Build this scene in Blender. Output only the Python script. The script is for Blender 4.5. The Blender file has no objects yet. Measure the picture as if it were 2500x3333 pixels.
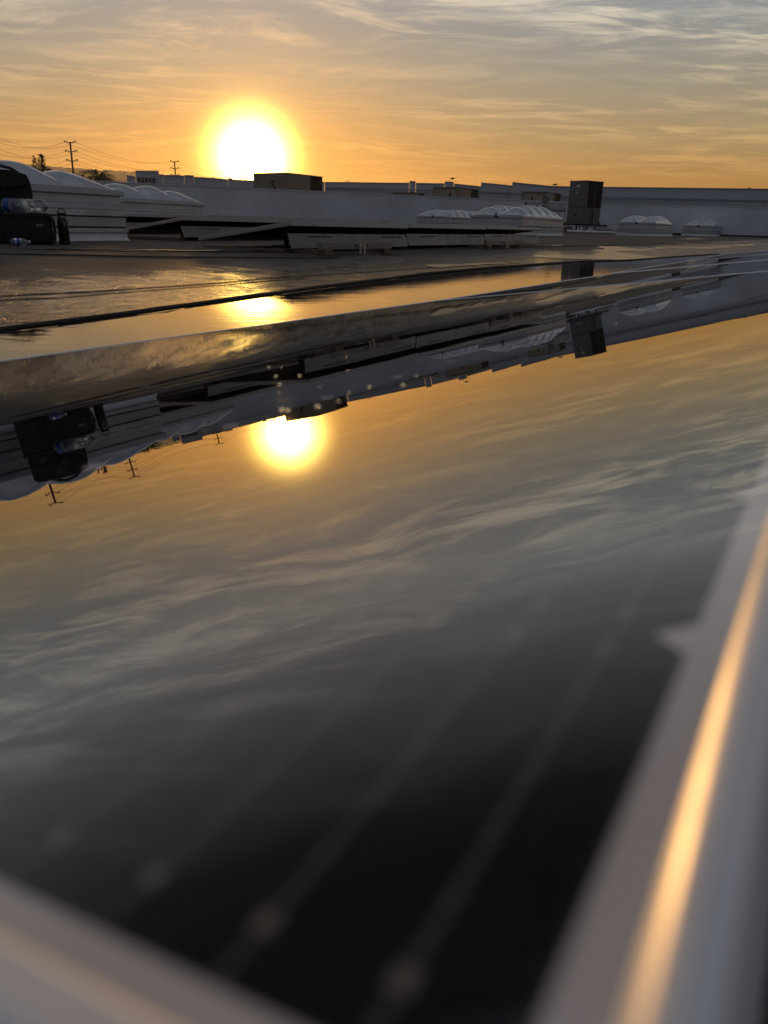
import bpy, bmesh, math, random
from mathutils import Vector, Matrix
random.seed(7)
sc = bpy.context.scene
COL = sc.collection
PI = math.pi
rad = math.radians

# ------------------------------------------------------------------ camera
F_PX, CX, CY = 2503.0, 1250.0, 1666.5          # photograph is 2500 x 3333
HZ, ROLL = 738.0, 0.026
pitch = math.atan((CY - HZ) / F_PX); roll = math.atan(ROLL)
fw = Vector((0, math.cos(pitch), -math.sin(pitch)))
rt0 = Vector((1, 0, 0)); up0 = rt0.cross(fw)
RT = rt0 * math.cos(roll) + up0 * math.sin(roll)
UP = -rt0 * math.sin(roll) + up0 * math.cos(roll)
CAM = Vector((0, 0, 0.27))
cam = bpy.data.cameras.new('camera'); co = bpy.data.objects.new('camera', cam); COL.objects.link(co)
m = Matrix.Identity(4)
for i in range(3):
    m[i][0] = RT[i]; m[i][1] = UP[i]; m[i][2] = -fw[i]; m[i][3] = CAM[i]
co.matrix_world = m
cam.sensor_fit = 'VERTICAL'; cam.sensor_height = 36.0; cam.sensor_width = 27.0
cam.lens = 36.0 * F_PX / 3333.0
cam.clip_start = 0.005; cam.clip_end = 20000
cam.dof.use_dof = True; cam.dof.focus_distance = 12.0; cam.dof.aperture_fstop = cam.lens / 2.3
sc.camera = co

# ------------------------------------------------------------------ light and sky
SUN = Vector((-0.16488, 0.98375, 0.07109)).normalized()
SUN_EL = math.asin(SUN.z); SUN_AZ = math.atan2(SUN.x, SUN.y)
sl = bpy.data.lights.new('sun', 'SUN'); so = bpy.data.objects.new('sun', sl); COL.objects.link(so)
sl.energy = 1.3; sl.angle = rad(1.4); sl.color = (1.0, 0.50, 0.15)
so.rotation_euler = (-SUN).to_track_quat('-Z', 'Y').to_euler()
so.location = (-8, 48, 12)
sc.view_settings.view_transform = 'Standard'; sc.view_settings.look = 'None'
sc.view_settings.exposure = 0.0; sc.view_settings.gamma = 1.0
sc.cycles.sample_clamp_indirect = 6.0
sc.cycles.sample_clamp_direct = 30.0

class NT:
    """tiny node-tree helper"""
    def __init__(s, tree): s.t = tree; s.n = tree.nodes; s.l = tree.links
    def new(s, typ, **kw):
        x = s.n.new(typ)
        for k, v in kw.items(): setattr(x, k, v)
        return x
    def put(s, sock, v):
        if isinstance(v, bpy.types.NodeSocket): s.l.new(v, sock)
        elif v is not None: sock.default_value = v
    def math(s, op, a, b=None, c=None, clamp=False):
        x = s.new('ShaderNodeMath', operation=op, use_clamp=clamp)
        for i, v in enumerate((a, b, c)):
            if v is not None: s.put(x.inputs[i], v)
        return x.outputs[0]
    def vmath(s, op, a, b=None, out=0):
        x = s.new('ShaderNodeVectorMath', operation=op)
        s.put(x.inputs[0], a)
        if b is not None: s.put(x.inputs[1], b)
        return x.outputs[out]
    def mix(s, f, a, b, blend='MIX'):
        x = s.new('ShaderNodeMix', data_type='RGBA', blend_type=blend)
        s.put(x.inputs[0], f); s.put(x.inputs[6], a); s.put(x.inputs[7], b)
        return x.outputs[2]
    def fmix(s, f, a, b):
        x = s.new('ShaderNodeMix', data_type='FLOAT')
        s.put(x.inputs[0], f); s.put(x.inputs[2], a); s.put(x.inputs[3], b)
        return x.outputs[0]
    def ramp(s, f, pts, interp='LINEAR'):
        x = s.new('ShaderNodeValToRGB'); r = x.color_ramp; r.interpolation = interp
        while len(r.elements) < len(pts): r.elements.new(0.5)
        for e, (p, c) in zip(r.elements, pts):
            e.position = p; e.color = c if len(c) == 4 else (*c, 1)
        s.put(x.inputs[0], f); return x.outputs[0]
    def smooth(s, v, a, b, lo=0.0, hi=1.0):
        x = s.new('ShaderNodeMapRange', interpolation_type='SMOOTHSTEP')
        s.put(x.inputs[0], v); x.inputs[1].default_value = a; x.inputs[2].default_value = b
        x.inputs[3].default_value = lo; x.inputs[4].default_value = hi
        return x.outputs[0]
    def noise(s, vec, scale, detail=4, rough=0.55, dist=0.0, out=0):
        x = s.new('ShaderNodeTexNoise'); s.put(x.inputs['Vector'], vec)
        x.inputs['Scale'].default_value = scale; x.inputs['Detail'].default_value = detail
        x.inputs['Roughness'].default_value = rough; x.inputs['Distortion'].default_value = dist
        return x.outputs[out]
    def mapping(s, vec, loc=(0, 0, 0), rot=(0, 0, 0), scale=(1, 1, 1)):
        x = s.new('ShaderNodeMapping'); s.put(x.inputs[0], vec)
        x.inputs[1].default_value = loc; x.inputs[2].default_value = rot; x.inputs[3].default_value = scale
        return x.outputs[0]
    def sep(s, v):
        x = s.new('ShaderNodeSeparateXYZ'); s.put(x.inputs[0], v); return x.outputs
    def comb(s, a, b, c=0.0):
        x = s.new('ShaderNodeCombineXYZ')
        for i, v in enumerate((a, b, c)): s.put(x.inputs[i], v)
        return x.outputs[0]

def lin(r, g, b):
    f = lambda v: (v / 255 / 12.92) if v / 255 <= 0.04045 else ((v / 255 + 0.055) / 1.055) ** 2.4
    return (f(r), f(g), f(b), 1)

w = bpy.data.worlds.new('World'); sc.world = w; w.use_nodes = True
w.node_tree.nodes.clear(); N = NT(w.node_tree)
tc = N.new('ShaderNodeTexCoord').outputs['Generated']
d = N.vmath('NORMALIZE', tc)
sx, sy, sz = N.sep(d)
el = N.math('ARCSINE', N.math('MAXIMUM', sz, -1.0))                 # radians
cosang = N.vmath('DOT_PRODUCT', d, tuple(SUN), out=1)
ang = N.math('MULTIPLY', N.math('ARCCOSINE', N.math('MINIMUM', cosang, 0.999999)), 180 / PI)   # degrees from the sun
eld = N.math('MULTIPLY', el, 180 / PI)
el_f = N.math('DIVIDE', eld, 60.0, clamp=True)
SKY_W = N.ramp(el_f, [(0.0, lin(192, 124, 44)), (0.05, lin(182, 132, 68)), (0.10, lin(168, 145, 106)), (0.15, lin(156, 149, 132)),
                      (0.21, lin(144, 149, 151)), (0.28, lin(172, 174, 174)), (0.35, lin(134, 138, 142)), (0.44, lin(92, 97, 103)), (0.54, lin(34, 39, 45)), (0.60, lin(20, 24, 30)), (0.74, lin(24, 28, 34)), (0.86, lin(90, 94, 102)), (1.0, lin(150, 153, 160))])
SKY_E = N.ramp(el_f, [(0.0, lin(98, 102, 110)), (0.3, lin(92, 98, 108)), (0.6, lin(100, 105, 114)), (1.0, lin(132, 135, 142))])
hx = N.math('MULTIPLY', sx, SUN.x); hy = N.math('MULTIPLY', sy, SUN.y)
side = N.smooth(N.math('ADD', hx, hy), -0.35, 0.75)
base = N.mix(side, SKY_E, SKY_W)
# orange sector of the low sky round the sun
warm = N.math('EXPONENT', N.math('MULTIPLY', N.math('POWER', N.math('DIVIDE', ang, 12.0), 1.5), -1.0))
low = N.smooth(eld, 0.0, 11.0, 1.0, 0.05)
base = N.mix(N.math('MULTIPLY', N.math('MULTIPLY', warm, low), 0.85), base, lin(226, 126, 20))
# high cirrus: streaks on a flat cloud deck, wisps at two scales
den = N.math('ADD', N.math('MAXIMUM', sz, 0.0), 0.075)
px_ = N.math('DIVIDE', sx, den); py_ = N.math('DIVIDE', sy, den)
P = N.comb(px_, py_, 0.0)
warp = N.noise(P, 0.55, 3, 0.5, out=1)
warp = N.vmath('SCALE', N.vmath('SUBTRACT', warp, (0.5, 0.5, 0.5)), None)
warp.node.inputs['Scale'].default_value = 1.1
PW = N.vmath('ADD', P, warp)
c1 = N.noise(N.mapping(PW, rot=(0, 0, rad(-46)), scale=(1.2, 3.8, 1)), 1.3, 9, 0.62, 0.4)
c2 = N.noise(N.mapping(PW, loc=(4, 2, 0), rot=(0, 0, rad(24)), scale=(1.2, 3.2, 1)), 1.8, 9, 0.66, 0.5)
c3 = N.noise(N.mapping(P, loc=(1, 7, 0), rot=(0, 0, rad(-15)), scale=(0.5, 0.9, 1)), 0.9, 4, 0.55)
pick = N.smooth(N.noise(N.mapping(P, loc=(9, 3, 0)), 0.45, 3, 0.5), 0.40, 0.60)
cl = N.fmix(N.math('ADD', N.math('MULTIPLY', pick, 0.75), 0.12), c1, c2)
cl = N.smooth(cl, 0.44, 0.64)
cl = N.math('MULTIPLY', cl, N.smooth(c3, 0.36, 0.62, 0.12, 1.0))
cl = N.math('MULTIPLY', cl, N.smooth(eld, 0.8, 5.0, 0.25, 1.0))
CW = N.ramp(el_f, [(0.0, lin(206, 136, 52)), (0.08, lin(224, 176, 108)), (0.18, lin(230, 216, 186)), (0.28, lin(250, 247, 236)), (0.35, lin(210, 210, 206)), (0.44, lin(142, 143, 144)), (0.54, lin(54, 58, 63)), (0.62, lin(30, 34, 40)), (0.74, lin(34, 38, 44)), (1.0, lin(150, 152, 156))])
CW = N.mix(N.math('MULTIPLY', warm, 0.6), CW, lin(248, 168, 56))
CE = N.mix(0.5, SKY_E, lin(128, 134, 148))
ccol = N.mix(side, CE, CW)
base = N.mix(N.math('MULTIPLY', cl, 0.72), base, ccol)
# aureole of the sun seen through thin cloud
g1 = N.math('MULTIPLY', N.math('EXPONENT', N.math('MULTIPLY', N.math('POWER', N.math('DIVIDE', ang, 1.20), 1.5), -1.0)), 84.0)
g2 = N.math('MULTIPLY', N.math('EXPONENT', N.math('MULTIPLY', ang, -0.30)), 0.9)
glow = N.mix(1.0, N.mix(1.0, N.comb(g1, g1, g1), (1.0, 0.63, 0.13, 1), 'MULTIPLY'), N.mix(1.0, N.comb(g2, g2, g2), (1.0, 0.46, 0.06, 1), 'MULTIPLY'), 'ADD')
nish = N.new('ShaderNodeTexSky', sky_type='NISHITA', sun_disc=False)
nish.sun_elevation = SUN_EL; nish.sun_rotation = SUN_AZ; nish.air_density = 1.0; nish.dust_density = 2.0
bg1 = N.new('ShaderNodeBackground'); N.put(bg1.inputs[0], nish.outputs[0]); bg1.inputs[1].default_value = 0.003
bg2 = N.new('ShaderNodeBackground'); N.put(bg2.inputs[0], N.mix(1.0, base, glow, 'ADD')); bg2.inputs[1].default_value = 0.92
add = N.new('ShaderNodeAddShader'); N.l.new(bg1.outputs[0], add.inputs[0]); N.l.new(bg2.outputs[0], add.inputs[1])
wo = N.new('ShaderNodeOutputWorld'); N.l.new(add.outputs[0], wo.inputs[0])
w.cycles.sampling_method = 'MANUAL'; w.cycles.sample_map_resolution = 2048

# ------------------------------------------------------------------ helpers
def ray(px, py):
    return (RT * ((px - CX) / F_PX) - UP * ((py - CY) / F_PX) + fw).normalized()
def at(px, py, D):
    """the point seen at photo pixel px,py at horizontal distance D"""
    r = ray(px, py); return CAM + r * (D / math.hypot(r.x, r.y))
AZ = rad(29.3)                                    # the roof's grid: t runs along U2, s along V2
U2 = Vector((math.sin(AZ), math.cos(AZ), 0)); V2 = Vector((-math.cos(AZ), math.sin(AZ), 0))
GR = PI / 2 - AZ
def st(p): return p.x * V2.x + p.y * V2.y, p.x * U2.x + p.y * U2.y
def sstep(x): x = min(1, max(0, x)); return x * x * (3 - 2 * x)
def roof_z(x, y):
    p = Vector((x, y, 0)); s, t = st(p)
    return -0.040 + 0.0038 * max(0, t - 3) + 0.098 * sstep((s - 2.2) / 2.5) + 0.008 * max(0, s - 7) - 0.004
def on_roof(px, py):
    r = ray(px, py); t = 0.3; last = 0.3
    while t < 90:
        p = CAM + r * t
        if p.z < roof_z(p.x, p.y): break
        last = t; t *= 1.02
    a, b = last, t
    for _ in range(30):
        c = (a + b) / 2; p = CAM + r * c
        if p.z < roof_z(p.x, p.y): b = c
        else: a = c
    p = CAM + r * b; return Vector((p.x, p.y, roof_z(p.x, p.y)))
def G(s, t, z=0.0): return U2 * t + V2 * s + Vector((0, 0, z))

def tag(o, label=None, cat=None, group=None, kind=None):
    if label: o['label'] = label
    if cat: o['category'] = cat
    if group: o['group'] = group
    if kind: o['kind'] = kind
    return o
def thing(name, label, cat, loc=(0, 0, 0), rz=0.0, group=None):
    o = bpy.data.objects.new(name, None); COL.objects.link(o); o.empty_display_size = 0.1
    o.location = loc; o.rotation_euler = (0, 0, rz)
    return tag(o, label, cat, group)
class MB:
    def __init__(s): s.bm = bmesh.new()
    def box(s, x0, x1, y0, y1, z0, z1, M=None, bev=0.0):
        vs = [s.bm.verts.new(v) for v in [(x0,y0,z0),(x1,y0,z0),(x1,y1,z0),(x0,y1,z0),(x0,y0,z1),(x1,y0,z1),(x1,y1,z1),(x0,y1,z1)]]
        fs = [s.bm.faces.new([vs[i] for i in f]) for f in [(0,3,2,1),(4,5,6,7),(0,1,5,4),(1,2,6,5),(2,3,7,6),(3,0,4,7)]]
        if bev > 0:
            es = list({e for f in fs for e in f.edges})
            r = bmesh.ops.bevel(s.bm, geom=es, offset=bev, segments=2, affect='EDGES', profile=0.5)
            vs = list({v for f in r['faces'] for v in f.verts} | {v for v in vs if v.is_valid})
        if M is not None: bmesh.ops.transform(s.bm, matrix=M, verts=[v for v in vs if v.is_valid])
        return s
    def prism(s, pts, a, b):
        """closed polygon pts (3-D points) extruded from offset a to offset b (vectors)"""
        A = [s.bm.verts.new(Vector(p) + Vector(a)) for p in pts]; B = [s.bm.verts.new(Vector(p) + Vector(b)) for p in pts]
        n = len(pts)
        s.bm.faces.new(A[::-1]); s.bm.faces.new(B)
        for i in range(n): s.bm.faces.new([A[i], A[(i+1) % n], B[(i+1) % n], B[i]])
        return s
    def tube(s, pts, r, n=8, cap=True):
        pts = [Vector(p) for p in pts]; R_ = r if isinstance(r, (list, tuple)) else [r] * len(pts)
        rings = []; up = None
        for i, p in enumerate(pts):
            dd = (pts[min(i+1, len(pts)-1)] - pts[max(i-1, 0)]).normalized()
            if up is None: up = Vector((0, 0, 1)) if abs(dd.z) < 0.9 else Vector((1, 0, 0))
            a = dd.cross(up).normalized(); b = a.cross(dd).normalized(); up = b
            rings.append([s.bm.verts.new(p + (a * math.cos(2*PI*k/n) + b * math.sin(2*PI*k/n)) * R_[i]) for k in range(n)])
        for i in range(len(rings) - 1):
            for k in range(n): s.bm.faces.new([rings[i][k], rings[i][(k+1) % n], rings[i+1][(k+1) % n], rings[i+1][k]])
        if cap: s.bm.faces.new(rings[0][::-1]); s.bm.faces.new(rings[-1])
        return s
    def lathe(s, prof, n=24, c=(0, 0, 0), M=None):
        rings = []; new = []
        for (r, z) in prof:
            ring = [s.bm.verts.new((c[0] + r*math.cos(2*PI*k/n), c[1] + r*math.sin(2*PI*k/n), c[2] + z)) for k in range(n)]
            rings.append(ring); new += ring
        for i in range(len(rings)-1):
            for k in range(n): s.bm.faces.new([rings[i][k], rings[i][(k+1) % n], rings[i+1][(k+1) % n], rings[i+1][k]])
        s.bm.faces.new(rings[0][::-1]); s.bm.faces.new(rings[-1])
        if M is not None: bmesh.ops.transform(s.bm, matrix=M, verts=new)
        return s
    def build(s, name, mat, parent=None, smooth=False, ang=40):
        me = bpy.data.meshes.new(name)
        bmesh.ops.recalc_face_normals(s.bm, faces=s.bm.faces[:])
        s.bm.to_mesh(me); s.bm.free()
        if smooth:
            me.shade_smooth()
            try: me.set_sharp_from_angle(angle=rad(ang))
            except Exception: pass
        me.materials.append(mat)
        o = bpy.data.objects.new(name, me); COL.objects.link(o)
        if parent is not None: o.parent = parent
        return o
def copy_tree(o, parent=None):
    c = o.copy(); COL.objects.link(c)
    if parent is not None: c.parent = parent; c.matrix_parent_inverse = o.matrix_parent_inverse.copy()
    for ch in [x for x in list(bpy.data.objects) if x.parent == o]: copy_tree(ch, c)
    return c
def text_mesh(name, txt, size, mat, parent, loc, rot, depth=0.001):
    cu = bpy.data.curves.new(name, 'FONT'); cu.body = txt; cu.size = size; cu.extrude = depth
    cu.align_x = 'CENTER'; cu.align_y = 'CENTER'
    tmp = bpy.data.objects.new('tmp', cu); COL.objects.link(tmp)
    me = bpy.data.meshes.new_from_object(tmp.evaluated_get(bpy.context.evaluated_depsgraph_get()))
    bpy.data.objects.remove(tmp); me.materials.clear(); me.materials.append(mat)
    o = bpy.data.objects.new(name, me); COL.objects.link(o)
    o.parent = parent; o.location = loc; o.rotation_euler = rot
    return o

# ------------------------------------------------------------------ materials
def mat(name, col, rough=0.6, metal=0.0, var=0.12, vs=6.0, bump=0.0, bs=40.0, coat=0.0, spec=0.5, trans=0.0, alpha=None, rv=0.0):
    M_ = bpy.data.materials.new(name); M_.use_nodes = True; t = M_.node_tree; t.nodes.clear(); K = NT(t)
    b = K.new('ShaderNodeBsdfPrincipled'); o = K.new('ShaderNodeOutputMaterial'); K.l.new(b.outputs[0], o.inputs[0])
    tcn = K.new('ShaderNodeTexCoord').outputs['Object']
    nz = K.noise(tcn, vs, 5, 0.6)
    lo = tuple(c * (1 - var) for c in col[:3]) + (1,); hi = tuple(min(1, c * (1 + var)) for c in col[:3]) + (1,)
    K.put(b.inputs['Base Color'], K.ramp(nz, [(0.3, lo), (0.7, hi)]))
    b.inputs['Metallic'].default_value = metal; b.inputs['Coat Weight'].default_value = coat
    b.inputs['Specular IOR Level'].default_value = spec; b.inputs['Transmission Weight'].default_value = trans
    if rv > 0: K.put(b.inputs['Roughness'], K.smooth(K.noise(tcn, vs * 1.7, 4, 0.6), 0.3, 0.7, max(0.02, rough - rv), rough + rv))
    else: b.inputs['Roughness'].default_value = rough
    if bump > 0:
        bn = K.new('ShaderNodeBump'); bn.inputs['Strength'].default_value = 1.0; bn.inputs['Distance'].default_value = bump
        K.put(bn.inputs['Height'], K.noise(tcn, bs, 4, 0.6)); K.l.new(bn.outputs[0], b.inputs['Normal'])
    return M_
M = {
 'wall':     mat('white_painted_wall', (0.62, 0.63, 0.66), 0.75, var=0.13, vs=0.5, bump=0.004, bs=12),
 'farwall':  mat('pale_concrete_wall', (0.46, 0.48, 0.52), 0.8, var=0.06, vs=0.2),
 'farband':  mat('grey_band', (0.33, 0.35, 0.38), 0.8, var=0.06, vs=0.2),
 'farwin':   mat('bronze_window', (0.08, 0.055, 0.03), 0.25, var=0.2),
 'aludull':  mat('dimmed_aluminium', (0.30, 0.28, 0.27), 0.5, 0.35, var=0.1, vs=12, rv=0.06),  # darker copy of the frame metal: far rows' dimming under the sky, put into colour
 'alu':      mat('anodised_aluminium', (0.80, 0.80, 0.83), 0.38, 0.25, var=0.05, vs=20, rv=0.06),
 'galv':     mat('galvanised_steel', (0.52, 0.53, 0.55), 0.42, 0.85, var=0.18, vs=9, rv=0.1),
 'deflect':  mat('wind_deflector_metal', (0.20, 0.19, 0.19), 0.5, 0.3, var=0.08, vs=5, rv=0.08),
 'slot':     mat('dark_slot', (0.01, 0.01, 0.01), 0.9),
 'backsheet':mat('white_backsheet', (0.10, 0.095, 0.09), 0.7, var=0.05),
 'membrane': mat('white_roof_flashing', (0.66, 0.67, 0.69), 0.5, var=0.12, vs=8, bump=0.006, bs=14),
 'curb':     mat('curb_metal', (0.50, 0.50, 0.50), 0.42, 0.35, var=0.16, vs=4, bump=0.002, bs=6, rv=0.1),
 'curb2':    mat('curb_ledge_metal', (0.42, 0.44, 0.48), 0.35, 0.45, var=0.12, vs=5, rv=0.08),
 'curb3':    mat('curb_panel_metal', (0.46, 0.45, 0.43), 0.5, 0.25, var=0.12, vs=3, bump=0.001, bs=9),
 'black':    mat('black_plastic', (0.012, 0.012, 0.013), 0.55),
 'rubber':   mat('black_rubber', (0.010, 0.009, 0.009), 0.65, var=0.3, vs=30, bump=0.0006, bs=300),
 'nylon':    mat('black_nylon', (0.017, 0.013, 0.012), 0.85, var=0.3, vs=30, bump=0.003, bs=60),
 'nylon2':   mat('brown_black_canvas', (0.030, 0.020, 0.016), 0.9, var=0.3, vs=20, bump=0.004, bs=40),
 'strap':    mat('black_webbing', (0.02, 0.017, 0.015), 0.8, var=0.2, bump=0.001, bs=200),
 'flask':    mat('matte_black_powder_coat', (0.014, 0.013, 0.015), 0.45, var=0.1, bump=0.0002, bs=900),
 'white':    mat('white_print', (0.55, 0.55, 0.55), 0.6, var=0.03),
 'bluelab':  mat('blue_label', (0.03, 0.08, 0.35), 0.4, var=0.3, vs=40),
 'hvac':     mat('beige_grey_cabinet', (0.20, 0.19, 0.18), 0.55, 0.1, var=0.08, vs=3),
 'hvac_t':   mat('tan_cabinet', (0.24, 0.20, 0.15), 0.6, 0.1, var=0.08, vs=2),
 'hvac_l':   mat('light_tan_cabinet', (0.34, 0.28, 0.20), 0.6, 0.1, var=0.08, vs=2),
 'ac':       mat('dark_grey_cabinet', (0.125, 0.12, 0.128), 0.5, 0.15, var=0.1, vs=3),
 'coil':     mat('condenser_coil', (0.035, 0.020, 0.012), 0.7, 0.2, var=0.3, vs=30, bump=0.004, bs=120),
 'wood':     mat('weathered_timber', (0.16, 0.11, 0.07), 0.85, var=0.3, vs=14, bump=0.002, bs=60),
 'pipe':     mat('painted_pipe', (0.20, 0.19, 0.18), 0.6, 0.2, var=0.2, vs=8),
 'pipew':    mat('pale_duct', (0.46, 0.44, 0.41), 0.55, 0.1, var=0.15, vs=5),
 'concrete': mat('concrete_block', (0.36, 0.35, 0.33), 0.9, var=0.15, vs=12, bump=0.002, bs=50),
 'pole':     mat('creosoted_pole', (0.05, 0.022, 0.012), 0.85, var=0.2),
 'wire':     mat('power_wire', (0.05, 0.03, 0.02), 0.6),
 'leaf':     mat('dark_foliage', (0.045, 0.055, 0.018), 0.8, var=0.5, vs=3),
 'palmleaf': mat('palm_leaf', (0.06, 0.062, 0.02), 0.7, var=0.4, vs=3),
 'bark':     mat('bark', (0.09, 0.06, 0.04), 0.9, var=0.3, vs=8),
 'hill':     mat('scrub_hillside', (0.07, 0.06, 0.035), 0.95, var=0.4, vs=0.02),
 'ground':   mat('city_ground', (0.09, 0.085, 0.075), 0.95, var=0.3, vs=0.02),
}
def m_dome():
    M_ = bpy.data.materials.new('milky_acrylic'); M_.use_nodes = True; t = M_.node_tree; t.nodes.clear(); K = NT(t)
    b = K.new('ShaderNodeBsdfPrincipled'); o = K.new('ShaderNodeOutputMaterial')
    tcn = K.new('ShaderNodeTexCoord').outputs['Object']
    K.put(b.inputs['Base Color'], K.ramp(K.noise(tcn, 5, 5, 0.6), [(0.3, (0.50, 0.52, 0.57, 1)), (0.7, (0.60, 0.61, 0.65, 1))]))
    K.put(b.inputs['Roughness'], K.smooth(K.noise(tcn, 8, 4), 0.3, 0.7, 0.16, 0.34))
    b.inputs['Coat Weight'].default_value = 0.3
    tr = K.new('ShaderNodeBsdfTranslucent'); tr.inputs[0].default_value = (0.55, 0.56, 0.6, 1)
    mx = K.new('ShaderNodeMixShader'); mx.inputs[0].default_value = 0.10
    K.l.new(b.outputs[0], mx.inputs[1]); K.l.new(tr.outputs[0], mx.inputs[2]); K.l.new(mx.outputs[0], o.inputs[0])
    return M_
M['dome'] = m_dome()
def m_clear():
    M_ = mat('clear_plastic', (0.86, 0.90, 0.95), 0.08, var=0.02, trans=0.92, bump=0.003, bs=70)
    return M_
M['clear'] = m_clear()
def m_water_drop():
    M_ = mat('water_bead', (0.95, 0.97, 1.0), 0.02, var=0.0, trans=1.0)
    M_.node_tree.nodes['Principled BSDF'].inputs['IOR'].default_value = 1.33
    return M_
M['drop'] = m_water_drop()

def m_roof():
    M_ = bpy.data.materials.new('wet_cap_sheet'); M_.use_nodes = True; t = M_.node_tree; t.nodes.clear(); K = NT(t)
    b = K.new('ShaderNodeBsdfPrincipled'); o = K.new('ShaderNodeOutputMaterial'); K.l.new(b.outputs[0], o.inputs[0])
    P = K.new('ShaderNodeTexCoord').outputs['Object']
    S = K.vmath('DOT_PRODUCT', P, tuple(V2), out=1); T = K.vmath('DOT_PRODUCT', P, tuple(U2), out=1)
    big = K.noise(P, 0.55, 4, 0.6, 0.3); mid = K.noise(P, 3.0, 5, 0.65, 0.2); fine = K.noise(P, 260, 3, 0.7)
    gran = K.new('ShaderNodeTexVoronoi'); K.put(gran.inputs['Vector'], P); gran.inputs['Scale'].default_value = 210
    # wetness: soaked next to the ponding valley, patchy film beyond
    wet = K.math('ADD', K.smooth(S, 2.3, 4.3, 1.15, 0.0), K.math('MULTIPLY', K.math('SUBTRACT', big, 0.5), 1.3))
    wet = K.math('ADD', wet, K.math('MULTIPLY', K.math('SUBTRACT', mid, 0.5), 0.8))
    wetm = K.smooth(wet, 0.1, 0.8)
    chip = K.noise(P, 80, 4, 0.8); chip2 = K.noise(P, 9, 4, 0.65)
    film = K.math('ADD', K.math('ADD', K.math('MULTIPLY', chip, 0.7), K.math('MULTIPLY', chip2, 0.35)), K.math('MULTIPLY', wetm, 0.36))
    film = K.smooth(film, 0.80, 0.88)                 # water standing between the granules
    dry = K.ramp(mid, [(0.3, (0.070, 0.056, 0.046, 1)), (0.7, (0.105, 0.086, 0.070, 1))])
    wetc = K.ramp(fine, [(0.35, (0.018, 0.015, 0.012, 1)), (0.7, (0.04, 0.033, 0.027, 1))])
    K.put(b.inputs['Base Color'], K.mix(wetm, dry, wetc))
    K.put(b.inputs['Roughness'], K.fmix(film, K.fmix(wetm, 0.75, 0.42), 0.07))
    K.put(b.inputs['Specular IOR Level'], K.fmix(wetm, 0.25, 0.5))
    g = K.math('ADD', K.math('MULTIPLY', fine, 0.0009), K.math('MULTIPLY', gran.outputs[0], 0.0010))
    g = K.math('ADD', g, K.math('MULTIPLY', chip, 0.0028))
    h = K.math('MULTIPLY', g, K.fmix(film, 1.0, 0.05))
    h = K.math('ADD', h, K.math('MULTIPLY', K.noise(P, 26, 2, 0.6), 0.0006))
    h = K.math('ADD', h, K.math('MULTIPLY', mid, 0.003))
    bn = K.new('ShaderNodeBump'); bn.inputs['Strength'].default_value = 1.0; bn.inputs['Distance'].default_value = 1.0
    K.put(bn.inputs['Height'], h); K.l.new(bn.outputs[0], b.inputs['Normal'])
    return M_
M['roof'] = m_roof()
def m_puddle(nm, r0, r1):
    M_ = bpy.data.materials.new(nm); M_.use_nodes = True; t = M_.node_tree; t.nodes.clear(); K = NT(t)
    b = K.new('ShaderNodeBsdfPrincipled'); o = K.new('ShaderNodeOutputMaterial'); K.l.new(b.outputs[0], o.inputs[0])
    P = K.new('ShaderNodeTexCoord').outputs['Object']
    K.put(b.inputs['Base Color'], K.ramp(K.noise(P, 9, 4), [(0.3, (0.012, 0.010, 0.008, 1)), (0.7, (0.035, 0.03, 0.025, 1))]))
    K.put(b.inputs['Roughness'], K.smooth(K.noise(P, 5, 4, 0.7), 0.35, 0.7, r0, r1))
    b.inputs['IOR'].default_value = 1.36
    q = K.mapping(P, rot=(0, 0, -GR), scale=(1.0, 3.2, 1))
    h = K.math('ADD', K.math('MULTIPLY', K.noise(q, 5, 2, 0.5, 0.6), 0.00035), K.math('MULTIPLY', K.noise(q, 30, 2, 0.5, 0.3), 0.00006))
    bn = K.new('ShaderNodeBump'); bn.inputs['Distance'].default_value = 1.0; K.put(bn.inputs['Height'], h)
    K.l.new(bn.outputs[0], b.inputs['Normal'])
    return M_
M['puddle'] = m_puddle('shallow_water', 0.004, 0.03)
M['film'] = m_puddle('thin_water_film', 0.16, 0.26)

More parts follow.
